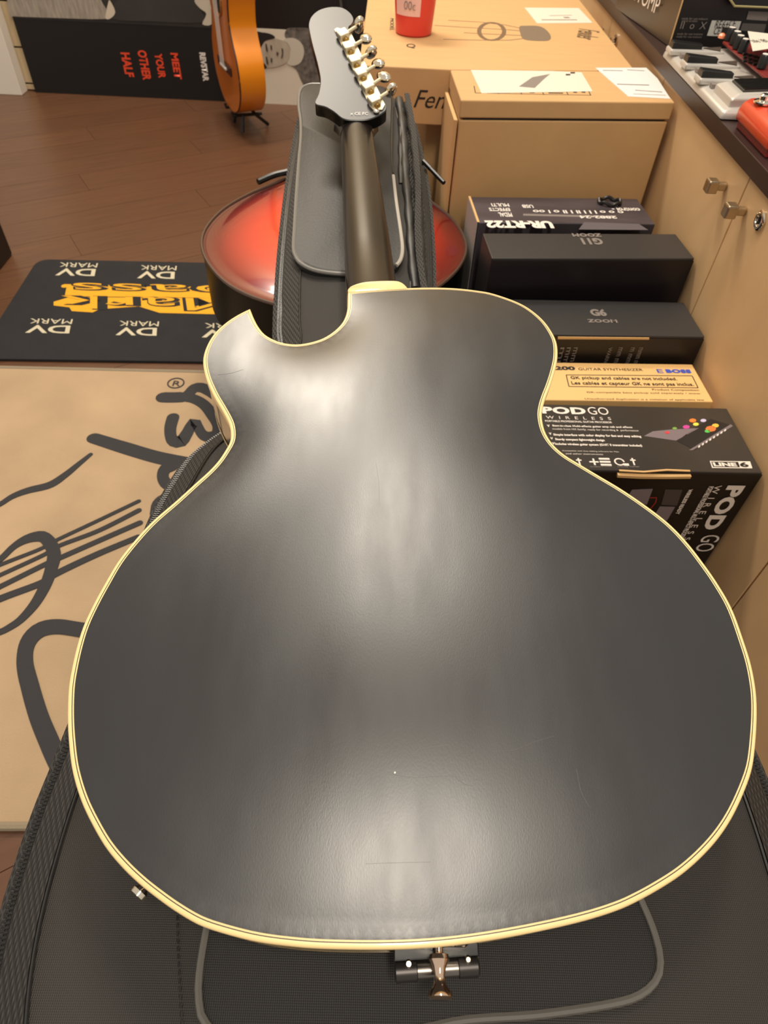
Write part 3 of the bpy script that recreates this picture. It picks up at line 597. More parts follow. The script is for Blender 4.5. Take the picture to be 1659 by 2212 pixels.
poly(ph, [(240, 40), (250, 5), (300, -30), (420, -30), (432, 20), (440, 48), (330, 46)], mat('photo_trousers', (44, 41, 40), .5, col2=(60, 56, 54), vs=6), .002, 'printed_garment')
poly(ph, [(420, 2), (432, -8), (460, -8), (466, 20), (458, 52), (437, 52), (446, 30), (432, 18)], mat('photo_shoe', (190, 178, 160), .5), .0022, 'printed_shape')
for s, xr, yt, yb, xl in (('MEET', 392, 114, 170, 366), ('YOUR', 358, 115, 168, 331), ('OTHER', 324, 108, 172, 294), ('HALF', 288, 113, 165, 258)):
    a = wp((xl+3), yt); b = wp(xl+3, yb); c = wp(xr-6, yt); text(t, s, V((wp(xl+2, yt).x, YP, a.z)), (0, 0, -1), (1, 0, 0), a.z-b.z, (c.x-a.x)*.92, M_or2, bold=.035, N=(0, -1, 0))
a = wp(430, 113); b = wp(430, 175); text(t, 'REVSTAR', V((a.x, YP, a.z)), (0, 0, -1), (1, 0, 0), a.z-b.z, .022, M_print, bold=.05, N=(0, -1, 0))
# second banner
t = thing('banner', (-.28, YP, 0), 'white banner with black and white portrait beside the orange classical guitar', 'poster')
X0 = wp(548, 120).x; X1 = .02
g = G(); g.aabb((X0-.05, YP, 0), (X1, YP+.018, .62)); build('board', g, M_pb, t, bevel=.001)
XW = wp(702, 140).x+.005
g = G(); g.aabb((X0-.04, YP-.0012, .0), (XW, YP-.0002, .232)); ph = build('photo_print', g, mat('photo_white', (212, 202, 184), .5), t)
ph2 = lambda px, c, off, nm='printed_shape', **k: poly(ph, px, mat('photo_tone', c, .5, **k), off, nm)
ph2([(620, 62), (640, 60), (672, 62), (715, 80), (715, 195), (690, 192), (662, 190), (650, 172), (640, 150), (622, 135), (640, 108), (640, 92), (616, 80)], (58, 54, 52), .002, 'printed_shirt', col2=(128, 120, 112), vs=70)
ph2([(612, 86), (632, 82), (650, 92), (657, 112), (650, 134), (634, 142), (620, 136), (628, 112), (622, 94)], (196, 188, 174), .0026, 'printed_collar')
ph2([(575, 84), (600, 84), (622, 96), (626, 118), (620, 134), (598, 144), (572, 146), (556, 134), (552, 108), (558, 90)], (186, 174, 156), .0030, 'printed_face', col2=(160, 148, 132), vs=30)
ph2([(548, 74), (566, 70), (586, 74), (594, 82), (574, 88), (566, 98), (560, 112), (562, 128), (572, 138), (576, 147), (560, 148), (548, 142)], (30, 27, 26), .0036, 'printed_hair')
for px in ([(573, 96), (576, 95), (579, 110), (575, 110)], [(574, 124), (577, 123), (580, 137), (576, 138)], [(584, 98), (587, 98), (588, 107), (585, 107)], [(585, 126), (588, 126), (588, 134), (585, 134)], [(598, 112), (602, 115), (599, 121), (597, 117)], [(608, 104), (612, 108), (611, 122), (607, 126), (609, 115)]):
    ph2(px, (74, 64, 58), .0042, 'printed_feature')
g = G(); g.tube([wp(733, -20, .03), wp(738, 20, .03), V((wp(738, 20, .03).x, YP-.03, .002))], .005, 8)
tag(build('cable', g, mat('grey_cable', (70, 66, 64), .5), smooth=True, loc=(wp(738, 20, .03).x, YP-.03, 0)), 'thin grey cable hanging in front of the black banner', 'cable')
# white cabinet end at far left
xr = at(52, 203, 0); g = G(); g.aabb((xr.x-.5, WY-.06, 0), (xr.x, WY-.004, .9)); tag(build('display_plinth', g, M_white, loc=(xr.x-.25, WY-.05, 0), bevel=.002), 'white laminate display unit at the far left by the banner', 'cabinet')
# black speaker
q = at(29, 549, 0); t = thing('speaker', (q.x-.15, q.y-.18, 0), 'black speaker cabinet cut off by the left edge of the photo', 'speaker')
g = G(); g.aabb((q.x-.30, q.y-.36, .0), (q.x, q.y, .42)); build('enclosure', g, M_black, t, bevel=.006)
g = G(); g.aabb((q.x-.27, q.y-.368, .03), (q.x-.03, q.y-.3601, .39)); build('grille', g, M_dark, t)
# ================================================================== CLASSICAL GUITAR on a stand
M_cg = mat('orange_spruce_top', (206, 112, 34), .3, var=.1, vs=6, stretch=(20, 20, 1), coat=.4); M_cs = mat('amber_side_wood', (232, 138, 26), .3, coat=.4, var=.1, vs=5); M_rose = mat('rosewood', (56, 30, 22), .4)
c0 = V((-.520, 2.50, .065)); ga = rad(-16)
uu = V((.42, -.9075, 0))*.87; nn = V((-.9075, -.42, 0))*.87; lean = V((0, 0, .9))
half = [(0, 0), (.06, .004), (.12, .03), (.165, .075), (.180, .13), (.168, .19), (.135, .24), (.118, .28), (.125, .33), (.138, .37), (.132, .42), (.10, .458), (.05, .475), (0, .478)]
hp = spl([(x, y, 0) for x, y in half], 4); ol = [(p.x, p.y) for p in hp]+[(-p.x, p.y) for p in hp[-2:0:-1]]
cgT = thing('classical_guitar', c0, 'orange classical guitar standing upright in front of the two banners', 'guitar')
def cg(x, y, d): return c0+uu*x+lean*y-nn*d+V((0, 0, 0))
g = G(); g.rings([[cg(x, y, .0) for x, y in ol], [cg(x, y, .092) for x, y in ol]], True, False, False); build('sides', g, M_cs, cgT, smooth=True, angle=60)
g = G(); g.prism([cg(x, y, -.003) for x, y in ol], -nn*.0035); build('soundboard', g, M_cg, cgT)
g = G(); g.prism([cg(x, y, .0915) for x, y in ol], -nn*.003); build('back', g, M_cs, cgT)
g = G(); g.tube([cg(x, y, -.001) for x, y in ol], .0025, 6, True); build('edge_binding', g, M_rose, cgT)
sc_ = [(.042*math.cos(k*.2618), .335+.042*math.sin(k*.2618)) for k in range(24)]
g = G(); g.prism([cg(x, y, -.0036) for x, y in sc_], nn*.0006); build('sound_hole', g, M_dark, cgT)
g = G(); g.tube([cg(.052*math.cos(k*.2618), .335+.052*math.sin(k*.2618), -.0038) for k in range(24)], .005, 5, True, .3); build('rosette', g, mat('rosette', (150, 100, 50), .5), cgT)
g = G(); g.box(cg(-.09, .125, -.0035), uu*.18, lean*.028, nn*.006); br = build('bridge', g, M_rose, cgT, bevel=.002)
g = G(); g.box(cg(-.04, .134, -.0095), uu*.08, lean*.006, nn*.005); build('saddle', g, M_print, br)
for k in range(6): x = -.029+k*.0116; g = G(); g.tube([cg(x, .137, -.014), cg(x*.85, .95, -.016)], .0008, 4); build('string', g, M_print, cgT)
g = G(); g.box(cg(-.026, .40, -.004), uu*.052, lean*.60, nn*.008); build('fingerboard', g, M_rose, cgT); g = G(); g.box(cg(-.025, .478, .018), uu*.05, lean*.50, nn*.022); build('neck', g, M_cs, cgT, bevel=.006)
g = G(); g.prism([cg(x, y, .012) for x, y in ((-.03, .98), (.03, .98), (.038, 1.15), (.02, 1.17), (-.02, 1.17), (-.038, 1.15))], nn*.016); build('headstock', g, M_rose, cgT)
t = thing('guitar_stand', c0-V((0, 0, c0.z)), 'low black stand holding the orange classical guitar', 'stand')
g = G(); cc = c0-nn*.05
for sx in (-1, 1):
    g.tube([cc+uu*.05*sx+nn*.06+V((0, 0, .004)), cc+uu*.05*sx+nn*.06+V((0, 0, -.008)), cc+uu*.05*sx-nn*.055+V((0, 0, -.010))], .005, 8)
    g.tube([cc+uu*.05*sx+nn*.02+V((0, 0, -.010)), V((cc.x, cc.y, .006))+uu*.06*sx+nn*.03], .006, 8)
g.tube([cc-uu*.05-nn*.03+V((0, 0, -.010)), cc+uu*.05-nn*.03+V((0, 0, -.010)), V((cc.x, cc.y, .006))-nn*.09], .006, 8)
build('tube_frame', g, M_black, t, smooth=True)
# ================================================================== BENCH under the bag
t = thing('bench', (-.03, .65, 0), 'low dark bench carrying the black gig bag and sunburst guitar', 'bench')
g = G(); g.aabb((-.13, .10, .17), (.07, 1.36, .1915)); build('bench_top', g, M_black, t, bevel=.004)
for x in (-.11, .03):
    for y in (.12, 1.31): g = G(); g.aabb((x, y, 0), (x+.03, y+.03, .17)); build('leg', g, M_black, t)
# ================================================================== SUNBURST ARCHTOP behind
def burst_mat():
    m = mat('sunburst_top', (200, 40, 22), .22, coat=.7); nt = m.node_tree; N = nt.nodes; L = nt.links; b = N['Principled BSDF']
    tc = N.new('ShaderNodeTexCoord'); mp = N.new('ShaderNodeMapping'); mp.inputs['Scale'].default_value = (4.15, 3.9, 0); L.new(tc.outputs['Object'], mp.inputs[0])
    ln_ = N.new('ShaderNodeVectorMath'); ln_.operation = 'LENGTH'; L.new(mp.outputs[0], ln_.inputs[0])
    r = N.new('ShaderNodeValToRGB'); L.new(ln_.outputs['Value'], r.inputs[0]); e = r.color_ramp.elements
    e[0].position = .35; e[0].color = (*lin((236, 66, 26)), 1); e[1].position = .99; e[1].color = (*lin((52, 10, 12)), 1)
    k = r.color_ramp.elements.new(.60); k.color = (*lin((196, 42, 26)), 1); k = r.color_ramp.elements.new(.82); k.color = (*lin((120, 24, 24)), 1)
    L.new(r.outputs[0], b.inputs['Base Color']); return m
BC = V((-.08, 1.125, .298))
bt = thing('sunburst_guitar', (BC.x, BC.y, .19), 'red sunburst archtop guitar lying flat beneath the neck of the black gig bag', 'guitar')
hb = [(0, -.225), (.08, -.213), (.155, -.165), (.208, -.085), (.229, .0), (.215, .09), (.178, .165), (.135, .222), (.105, .265), (.090, .31), (.095, .36), (.09, .41), (.06, .445), (0, .455)]
hp = spl([(x, y, 0) for x, y in hb], 5); bo = [(p.x, p.y) for p in hp]+[(-p.x, p.y) for p in hp[-2:0:-1]]
def bp_(x, y, h): return BC+V((x, y, h))
rs = []
for s in [0, .03, .07, .12, .2, .3, .42, .56, .7, .85, .97]:
    rs.append([bp_(x*(1-s), y+(min(max(y, -.0), .34)-y)*s, .022*(1-(1-s)**2)-.0045*math.sin(min(1, s/.16)*math.pi)) for x, y in bo])
me_par = bt
g = G(); g.rings(rs, True, False, True); to = build('arched_top', g, burst_mat(), bt, smooth=True, loc=BC, up=True)
g = G(); g.rings([[bp_(x, y, -.105) for x, y in bo], [bp_(x, y, 0) for x, y in bo]], True, True, False); build('sides', g, mat('black_side_lacquer', (8, 7, 7), .4, spec=.2), bt, smooth=True)
g = G(); g.tube([bp_(x, y, 0) for x, y in bo], .0028, 6, True); build('edge_binding', g, mat('aged_binding', (78, 56, 46), .35), bt, smooth=True)
g = G(); g.box(bp_(-.026, .30, .008), (.052, 0, 0), (0, .46, 0), (0, 0, .022)); build('neck', g, M_rose, bt, bevel=.005)
g = G(); g.prism([bp_(x, y, .008) for x, y in ((-.024, .755), (.024, .755), (.036, .80), (.040, .93), (.0, .945), (-.040, .93), (-.036, .80))], (0, 0, .015)); build('headstock', g, M_blackg, bt, bevel=.002)
# ================================================================== GIG BAG
def zt_(Y):                                    # height of the upper face along the bag
    return lerp([(-1, .372), (.0, .378), (.30, .384), (.50, .386), (.60, .392), (.72, .408), (1.22, .498), (2, .56)], Y)
def seen(x, y, off=0.):                        # point of the bag's upper face seen at that pixel
    z = .38
    for _ in range(12): q = at(x, y, z+off); z = zt_(q.y)
    return q
Lt = [(-.10, -.02), (-.085, -.12), (-.06, -.165), (-.02, -.195), (.03, -.214), (.08, -.2235), (.14, -.2255), (.19, -.2225), (.27, -.218), (.35, -.214), (.415, -.2105), (.45, -.205), (.487, -.196), (.512, -.182), (.54, -.160), (.58, -.140)]
for x, y in ((585, 745), (586, 690), (590, 600), (598, 500), (611, 390), (627, 295), (641, 228)): q = seen(x, y); Lt.append((q.y, q.x))
q = seen(652, 205); Lt += [(q.y, q.x), (q.y+.018, q.x+.02), (q.y+.026, q.x+.05), (q.y+.030, -.05)]
YE = q.y+.030
Rt = [(-.10, .10), (-.085, .20), (-.06, .24), (-.02, .268), (.03, .288), (.10, .300), (.19, .300), (.27, .288), (.35, .27), (.42, .245), (.48, .20), (.53, .14), (.58, .095)]
for x, y in ((946, 690), (945, 620), (943, 520), (936, 420), (925, 345), (910, 275), (896, 225)): q = seen(x, y); Rt.append((q.y, q.x))
Rt += [(q.y+.025, q.x-.012), (YE-.002, q.x-.05), (YE, -.03)]
Lt = smoothtab(sorted(Lt), 5); Rt = smoothtab(sorted(Rt), 5)
bag = thing('gig_bag', (.02, .45, .195), 'black padded gig bag lying flat beneath the black guitar', 'gig bag')
prof = [(0.0, -1.0, 0), (-.004, -.55, 0), (0, -.30, .0), (.006, -.17, 0), (.012, -.10, 1), (.026, -.03, 1), (.034, 0, 1)]
def section(Y):
    l, r = lerp(Lt, Y), lerp(Rt, Y); top = zt_(Y); bot = .196 if Y < .55 else top-.085 if Y > .75 else .196+(top-.085-.196)*(Y-.55)/.2
    th = top-bot; hw = (r-l)/2; k = min(1, hw/.06); pts = []
    for dxx, hz, _ in prof: pts.append((l+dxx*k, top+hz*(.10 if True else th)*min(1, th/.10)*1.0))
    pts[0] = (l+.012*k, bot); pts[1] = (l-.0, bot+th*.3)
    n = 14; L_ = l+.034*k; R_ = r-.034*k
    for i in range(1, n):
        f = i/n; pts.append((L_+(R_-L_)*f, top+.006*math.sin(math.pi*f)*k))
    pts += [(r+(l-x), z_) for x, z_ in reversed(pts[:len(prof)])]
    return [V((x, Y, z_)) for x, z_ in pts]
Ys = [-.098+i*.014 for i in range(int((YE+.098)/.014))]+[YE-.006, YE-.002]
g = G(); g.rings([section(Y) for Y in Ys]); build('padded_shell', g, M_bag, bag, smooth=True, angle=75)
def edgeline(tab, sgn, inset, dz, y0, y1, st=.004):
    P = []; Y = y0
    while Y <= y1: P.append(V((lerp(tab, Y)+sgn*inset, Y, zt_(Y)+dz))); Y += st
    return resample(P, st)
for tab, sg in ((Lt, 1), (Rt, -1)):
    # twill tape and stitched seam along the padded edge
    g = G(); P1 = edgeline(tab, sg, .013, -.0095, -.02, YE-.05); P2 = [p+V((sg*.0195, 0, .0095)) for p in P1]
    g.rings([[a, a+V((0, 0, .0016)), b+V((0, 0, .0016)), b] for a, b in zip(P1, P2)]); build('twill_tape', g, M_tape, bag, smooth=True)
    g = G(); g.tube([p+V((sg*.021, 0, .0105)) for p in P1[::2]], .0011, 5); build('stitched_seam', g, M_pipe2, bag)
    g = G(); P = edgeline(tab, sg, .0085, -.0125, -.02, YE-.05, .0026)
    for i, p in enumerate(P[:-1]):
        d = (P[i+1]-p).normalized(); x = V((sg*d.y, -sg*d.x, 0)); wz = V((0, 0, .0013))
        for s_ in (-1, 1):
            o = p+x*(s_*.0017)+d*(.0013 if s_ > 0 else 0)+V((0, 0, s_*.0011*1)); g.box(o-d*.0007-x*.0013, d*.0014, x*.0026, wz)
    tag(build('zip_teeth', g, mat('black_zip_teeth', (24, 22, 21), .3), bag), None, kind='stuff')
    g = G(); P = edgeline(tab, sg, .003, -.020, -.02, YE-.05, .01); g.ribbon(P, .007, .001); build('zip_tape', g, M_tape, bag)
def bagpatch(px, h, name, m, bev=0., closed=True, smooth=False):
    P = resample([seen(p.x, p.y) for p in spl([(x, y, 0) for x, y in px], 6, True)], .008, True)
    c = sum(P, V((0, 0, 0)))/len(P); g = G(); rs = []
    for s, hh in ((0, 0), (0, h*.6), (.012, h*.9), (.035, h)):
        rs.append([V((p.x+(c.x-p.x)*s, p.y+(c.y-p.y)*s, zt_(p.y)+hh+.004)) for p in P])
    rs.insert(0, [p+V((0, 0, -.004)) for p in P])
    g.rings(rs, True, False, True); return build(name, g, m, bag, smooth=True), P
def pipe(px, r, m, name='piping', dz=.004, closed=False):
    P = resample([seen(p.x, p.y)+V((0, 0, dz)) for p in spl([(x, y, 0) for x, y in px], 6, closed)], .006, closed)
    g = G(); g.tube(P, r, 8, closed); return build(name, g, m, bag, smooth=True)
# lower pocket
lo = [(462, 1960), (440, 2085), (436, 2160), (452, 2215), (520, 2245), (850, 2232), (1000, 2206), (1159, 2194), (1318, 2170), (1378, 2148), (1409, 2112), (1412, 2066), (1396, 2007), (1372, 1950), (1330, 1850), (1200, 1750), (600, 1750), (490, 1850)]
bagpatch(lo, .007, 'lower_pocket', mat('black_pocket_cloth', (33, 30, 28), .62, weave=.5, wscale=5200, var=.2, vs=9)); pipe(lo[:15], .0025, mat('grey_black_piping', (98, 94, 88), .3), dz=.0095)
g = G(); P = resample([seen(p.x, p.y)+V((0, 0, .004)) for p in spl([(386, 1950, 0), (386, 1984, 0), (388, 2060, 0), (396, 2212, 0), (405, 2300, 0)], 6)], .004)
for i in range(0, len(P)-1): g.tube([P[i], P[i].lerp(P[i+1], .6)], .0007, 5)
tag(build('stitching', g, M_pipe2, bag), None, kind='stuff')
# neck pocket
up = [(749, 609), (710, 606), (676, 599), (650, 585), (639, 569), (635.5, 551), (638, 500), (642, 432), (647, 363), (651, 317), (651, 279), (647, 249), (647, 226), (652, 208), (668, 200), (690, 199), (780, 200), (830, 205), (846, 225), (846, 271), (845, 354), (849, 400), (855, 455), (865, 524), (868, 558), (857, 592), (820, 606)]
bagpatch(up, .009, 'neck_pocket', M_bagn); pipe([(760, 608)]+up[:17], .0028, M_pipe, dz=.0105)
pipe([(846, 225), (846, 271), (845, 354), (848, 392)], .0018, M_pipe2, dz=.0105); pipe([(848.5, 398), (855, 455), (865, 524), (868, 558), (864, 580), (855, 592)], .0026, mat('pale_piping', (176, 168, 156), .3), dz=.0115)
pipe([(808, 297), (815, 350), (824, 420)], .0012, M_pipe, dz=.0115)
# folds of cloth right of the pocket
M_fold = mat('soft_bag_cloth', (36, 35, 34), .45, bump=.2, bs=300, var=.25, vs=12)
for k, (pp, r0) in enumerate((([(862, 215), (872, 300), (876, 380), (884, 470), (890, 560), (897, 625)], .0085), ([(880, 225), (893, 300), (900, 380), (905, 460), (910, 560), (915, 640)], .0075), ([(868, 240), (866, 330), (866, 400)], .006))):
    P = resample([seen(p.x, p.y)+V((0, 0, .001)) for p in spl([(x, y, 0) for x, y in pp], 6)], .01)
    g = G(); n = len(P); g.tube(P, [r0*(.75+.35*math.sin(i*1.1+k)*.35) for i in range(n)], 10, False, .75); build('cloth_fold', g, M_fold, bag, smooth=True)
P = resample([seen(p.x, p.y)+V((0, 0, .0075)) for p in spl([(x, y, 0) for x, y in ((878, 214), (893, 300), (902, 409), (901, 500), (905, 570), (916, 640))], 6)], .008)
g = G(); g.ribbon(P, .008, .001); build('twill_tape', g, M_tape, bag)
# zip puller and strap on the right edge
a = seen(916, 333)+V((0, 0, -.01)); b = V((a.x+.030, a.y-.045, a.z-.012)); g = G(); g.tube([a, a.lerp(b, .35)], .0035, 8); zp = build('zip_slider', g, M_black, bag, smooth=True)
g = G(); g.tube([a.lerp(b, .3), b], .0032, 8); build('zip_puller', g, M_black, bag, smooth=True)
# care tag near the shoulder
q = at(490, 958, .385); g = G(); g.box(V((-.150, .535, .378)), (.012, .006, 0), (-.006, .014, 0), (0, 0, .0015)); tt = build('fabric_tag', g, M_paper, bag); tag(tt, 'small white fabric tag')
# black strap lying behind on the sunburst guitar
P = [V((-.20, 1.36, .305)), V((-.24, 1.39, .300)), V((-.155, 1.42, .31)), V((-.10, 1.44, .32))]
g = G(); g.tube(spl([(-.243, 1.338, .304), (-.215, 1.363, .308), (-.18, 1.375, .313), (-.14, 1.38, .325)], 4), .006, 8); tag(build('strap', g, M_black, smooth=True, loc=(-.17, 1.39, .29)), 'black strap end behind the red sunburst guitar', 'strap')
# ================================================================== THE BLACK GUITAR
EL = rad(7.0); GP = V((0, .2, .475)); e1 = V((1, 0, 0)); e2 = V((0, math.cos(EL), math.sin(EL))); e3 = V((0, -math.sin(EL), math.cos(EL)))
def loc2(x, y, h=0.):                       # point of the plane h above the rim, in the body's own axes
    q = atp(x, y, GP+e3*h, e3)-GP; return V((q.dot(e1), q.dot(e2), 0))
def W_(p, h=0.): return GP+e1*p.x+e2*p.y+e3*h
seg1 = [(540.2, 665.7), (548.3, 685.8), (557.4, 703), (571, 720), (589.5, 731.6), (612, 739.5), (640, 742.5), (667, 739), (695, 730.5), (718, 716.7), (736, 699.6), (746, 682), (750, 664), (750.5, 645), (751, 631)]
seg2 = [(751, 631), (800, 626), (880, 621), (939, 620), (986.5, 621.7), (1033.5, 627), (1065, 633), (1112, 649), (1143, 665), (1171.4, 688), (1190, 711.7), (1202.8, 738), (1205.3, 768), (1200, 798), (1190, 831), (1180, 857), (1173.5, 879), (1171.4, 900), (1178, 930), (1194, 957), (1220, 981), (1259, 1005), (1295, 1026.5), (1340.5, 1053.5), (1385.6, 1083.6), (1430.7, 1117), (1461, 1144), (1491, 1177), (1521, 1216), (1551, 1259), (1583, 1315), (1611, 1392), (1625.6, 1441), (1635, 1495), (1637, 1545), (1634, 1603), (1627, 1658), (1611, 1706.5), (1586, 1761), (1556.5, 1807), (1521, 1847.5), (1480.5, 1884), (1440, 1912), (1386, 1943), (1331, 1968), (1245, 1994), (1119, 2021), (1000, 2040), (900, 2049), (806, 2051.5), (698, 2049.5), (625, 2044), (553, 2034), (481, 2016), (427, 1997), (376, 1967), (337, 1939), (303, 1912), (265, 1876), (228.5, 1832.5), (199.6, 1784), (175.5, 1733.6), (158.6, 1680.5), (150, 1632), (144.8, 1560), (146.5, 1490), (154, 1442), (166, 1391), (180.3, 1347.6), (202, 1302), (226, 1258.4), (255, 1210), (293.6, 1162), (330, 1123.4), (380.4, 1080), (420, 1044), (450, 1017), (471, 994), (487, 970), (496, 953), (498, 936), (494.4, 915), (482, 890), (466, 863), (456.6, 845), (445.2, 818), (438.8, 791), (439, 768), (447.5, 743), (463.5, 718), (488.7, 695), (515, 678), (540.2, 665.7)]
s1 = resample(spl([loc2(*p) for p in seg1], 8), .0035); s2 = resample(spl([loc2(*p) for p in seg2], 6), .0035)
OUT = s1[:-1]+s2[:-1]; NO = len(OUT)
def inset(P, d):
    n = len(P); out = []
    for i, p in enumerate(P):
        a = (p-P[i-1]).normalized(); b = (P[(i+1) % n]-p).normalized()
        na = V((a.y, -a.x, 0)); nb = V((b.y, -b.x, 0)); m_ = (na+nb); m_.normalize(); k = 1/max(.45, m_.dot(na)); out.append(p+m_*d*k)
    return out
area = sum(p.x*q.y-q.x*p.y for p, q in zip(OUT, OUT[1:]+OUT[:1]))
SG = -1 if area > 0 else 1
def ins(d): return inset(OUT, d*SG)
gt = thing('hollow_body_guitar', GP+e2*.2-e3*.06, 'black single-cutaway hollow-body guitar lying face down with cream-bound back', 'guitar')
def strip(prof, name, m, smooth=True):
    g = G(); g.rings([[W_(p, h) for p in ins(d)] for d, h in prof], True, False, False); return build(name, g, m, gt, smooth=smooth, angle=50)
strip([(0, -.0075), (0, -.0014), (.0005, -.0004), (.0013, 0), (.0026, .0001)], 'binding', M_cream)
strip([(.0026, .0001), (.0031, .0001)], 'purfling', M_purf)
strip([(.0031, .0001), (.0040, .0003)], 'inner_binding', M_cream)
# arched back
BE = ins(.0040); sa = loc2(812, 1010); sb = loc2(885, 1500); HA = .013
def spine(p):
    t = (p-sa).dot(sb-sa)/(sb-sa).length_squared; t = max(0, min(1, t)); return sa.lerp(sb, t)
import numpy as np
def bulge(poly, fine=.0025):
    """height field of a membrane pressed up inside the outline, 0 at the rim and 1 at its highest"""
    xs = [p.x for p in poly]; ys = [p.y for p in poly]; px = np.array(xs+[xs[0]]); py = np.array(ys+[ys[0]]); U = None
    for hstep, it in ((.02, 400), (.01, 500), (.005, 600), (fine, 500)):
        gx = np.arange(min(xs)-.02, max(xs)+.02+hstep, hstep); gy = np.arange(min(ys)-.02, max(ys)+.02+hstep, hstep); X, Y = np.meshgrid(gx, gy)
        ins_ = np.zeros(X.shape, bool)
        for k in range(len(px)-1):
            x0_, y0_, x1_, y1_ = px[k], py[k], px[k+1], py[k+1]
            if y0_ == y1_: continue
            c_ = ((y0_ > Y) != (y1_ > Y)) & (X < (x1_-x0_)*(Y-y0_)/(y1_-y0_)+x0_); ins_ ^= c_
        if U is None: A = np.zeros(X.shape)
        else:
            ix = np.clip((X-G0[0])/G0[2], 0, U.shape[1]-1.001); iy = np.clip((Y-G0[1])/G0[2], 0, U.shape[0]-1.001); a_, b_ = ix.astype(int), iy.astype(int); fx, fy = ix-a_, iy-b_
            A = (U[b_, a_]*(1-fx)+U[b_, a_+1]*fx)*(1-fy)+(U[b_+1, a_]*(1-fx)+U[b_+1, a_+1]*fx)*fy
        A = A*ins_
        for _ in range(it):
            B_ = np.zeros_like(A); B_[1:-1, 1:-1] = .25*(A[1:-1, 2:]+A[1:-1, :-2]+A[2:, 1:-1]+A[:-2, 1:-1]+hstep*hstep); A = B_*ins_
        U = A; G0 = (gx[0], gy[0], hstep)
    for _ in range(6):
        B_ = U.copy(); B_[1:-1, 1:-1] = .5*U[1:-1, 1:-1]+.125*(U[1:-1, 2:]+U[1:-1, :-2]+U[2:, 1:-1]+U[:-2, 1:-1]); U = B_
    mx_ = U.max()
    def f(p):
        ix = (p.x-G0[0])/G0[2]; iy = (p.y-G0[1])/G0[2]; a_, b_ = int(ix), int(iy); fx, fy = ix-a_, iy-b_
        return float((U[b_, a_]*(1-fx)+U[b_, a_+1]*fx)*(1-fy)+(U[b_+1, a_]*(1-fx)+U[b_+1, a_+1]*fx)*fy)/mx_
    return f, float(mx_)
BF, BFM = bulge(BE[::2])
from mathutils.geometry import delaunay_2d_cdt
def hback(f): return .0003+HA*(1-(1-max(0, min(1, f)))**1.7)
pts2 = [V((p.x, p.y)) for p in BE]; nb_ = len(pts2); flat = [V((p.x, p.y)) for p in ins(.0075)]
def inside(q, P):
    c_ = False
    for k in range(len(P)):
        a_, b_ = P[k], P[k-1]
        if (a_.y > q.y) != (b_.y > q.y) and q.x < (b_.x-a_.x)*(q.y-a_.y)/(b_.y-a_.y)+a_.x: c_ = not c_
    return c_
for dd in (.0055, .0075, .0105):
    pts2 += [V((p.x, p.y)) for p in ins(dd)[::(1 if dd < .007 else 2)] if inside(p, BE)]
lim = [V((p.x, p.y, 0)) for p in ins(.0125)]
x0_, x1_, y0_, y1_ = min(p.x for p in BE), max(p.x for p in BE), min(p.y for p in BE), max(p.y for p in BE); y = y0_; row = 0
while y < y1_:
    x = x0_+(.003 if row % 2 else 0)
    while x < x1_:
        if inside(V((x, y)), lim): pts2.append(V((x, y)))
        x += .006
    y += .0052; row += 1
cv, ce, cf, _a, _b, _c = delaunay_2d_cdt(pts2, [(k, (k+1) % nb_) for k in range(nb_)], [], 1, 1e-6)
g = G(); rim = {(round(p.x, 6), round(p.y, 6)) for p in BE}
fs_ = [tuple(f) for f in cf if inside(sum((cv[k] for k in f), V((0, 0)))/len(f), BE)]
onr = [(round(p.x, 6), round(p.y, 6)) in rim for p in cv]; hh = [.0003 if r_ else hback(BF(p)) for p, r_ in zip(cv, onr)]
xy = np.array([[p.x, p.y] for p in cv]); T = np.array(fs_); u_ = np.array([0. if r_ else max(0, BF(p)) for p, r_ in zip(cv, onr)]); A_ = np.zeros(len(xy)); ei, ej, ew = [], [], []
e_a = xy[T[:, 1]]-xy[T[:, 0]]; e_b = xy[T[:, 2]]-xy[T[:, 0]]; ar = .5*np.abs(e_a[:, 0]*e_b[:, 1]-e_a[:, 1]*e_b[:, 0])+1e-12
for k in range(3):
    o_, p_, q_ = T[:, k], T[:, (k+1) % 3], T[:, (k+2) % 3]; c_ = ((xy[p_]-xy[o_])*(xy[q_]-xy[o_])).sum(1)/(4*ar); c_ = np.clip(c_, .02, 8)
    ei += [p_, q_]; ej += [q_, p_]; ew += [c_, c_]; np.add.at(A_, o_, ar/3)
ei, ej, ew = np.concatenate(ei), np.concatenate(ej), np.concatenate(ew); n_ = len(xy); Ws = np.bincount(ei, ew, n_)+1e-9; free = ~np.array(onr)
for _ in range(1500): u_ = np.where(free, (np.bincount(ei, ew*u_[ej], n_)+A_/BFM)/Ws, 0)   # membrane solved on the mesh itself
hh = [.0003 if r_ else hback(float(f)) for f, r_ in zip(u_, onr)]
g.add([W_(V((p.x, p.y, 0)), h_) for p, h_ in zip(cv, hh)], fs_)
backo = build('back_plate', g, M_back, gt, smooth=True, angle=80, up=True)
bvh = BVHTree.FromPolygons([tuple(p) for p in g.v], g.f)
g = G(); so = ins(.0006); g.rings([[W_(p, -.058) for p in so], [W_(p, -.0074) for p in so]], True, False, False); build('sides', g, mat('dark_brown_gloss_side', (36, 22, 16), .15, coat=.5), gt, smooth=True)
g = G(); fe = ins(.004); rs = []
for s in (0, .05, .12, .25, .45, .7, .98): rs.append([W_(p.lerp(spine(p), s), -.058-.010*(1-(1-s)**2)) for p in fe])
g.rings(rs, True, False, True); build('front_plate', g, M_blackg, gt, smooth=True)
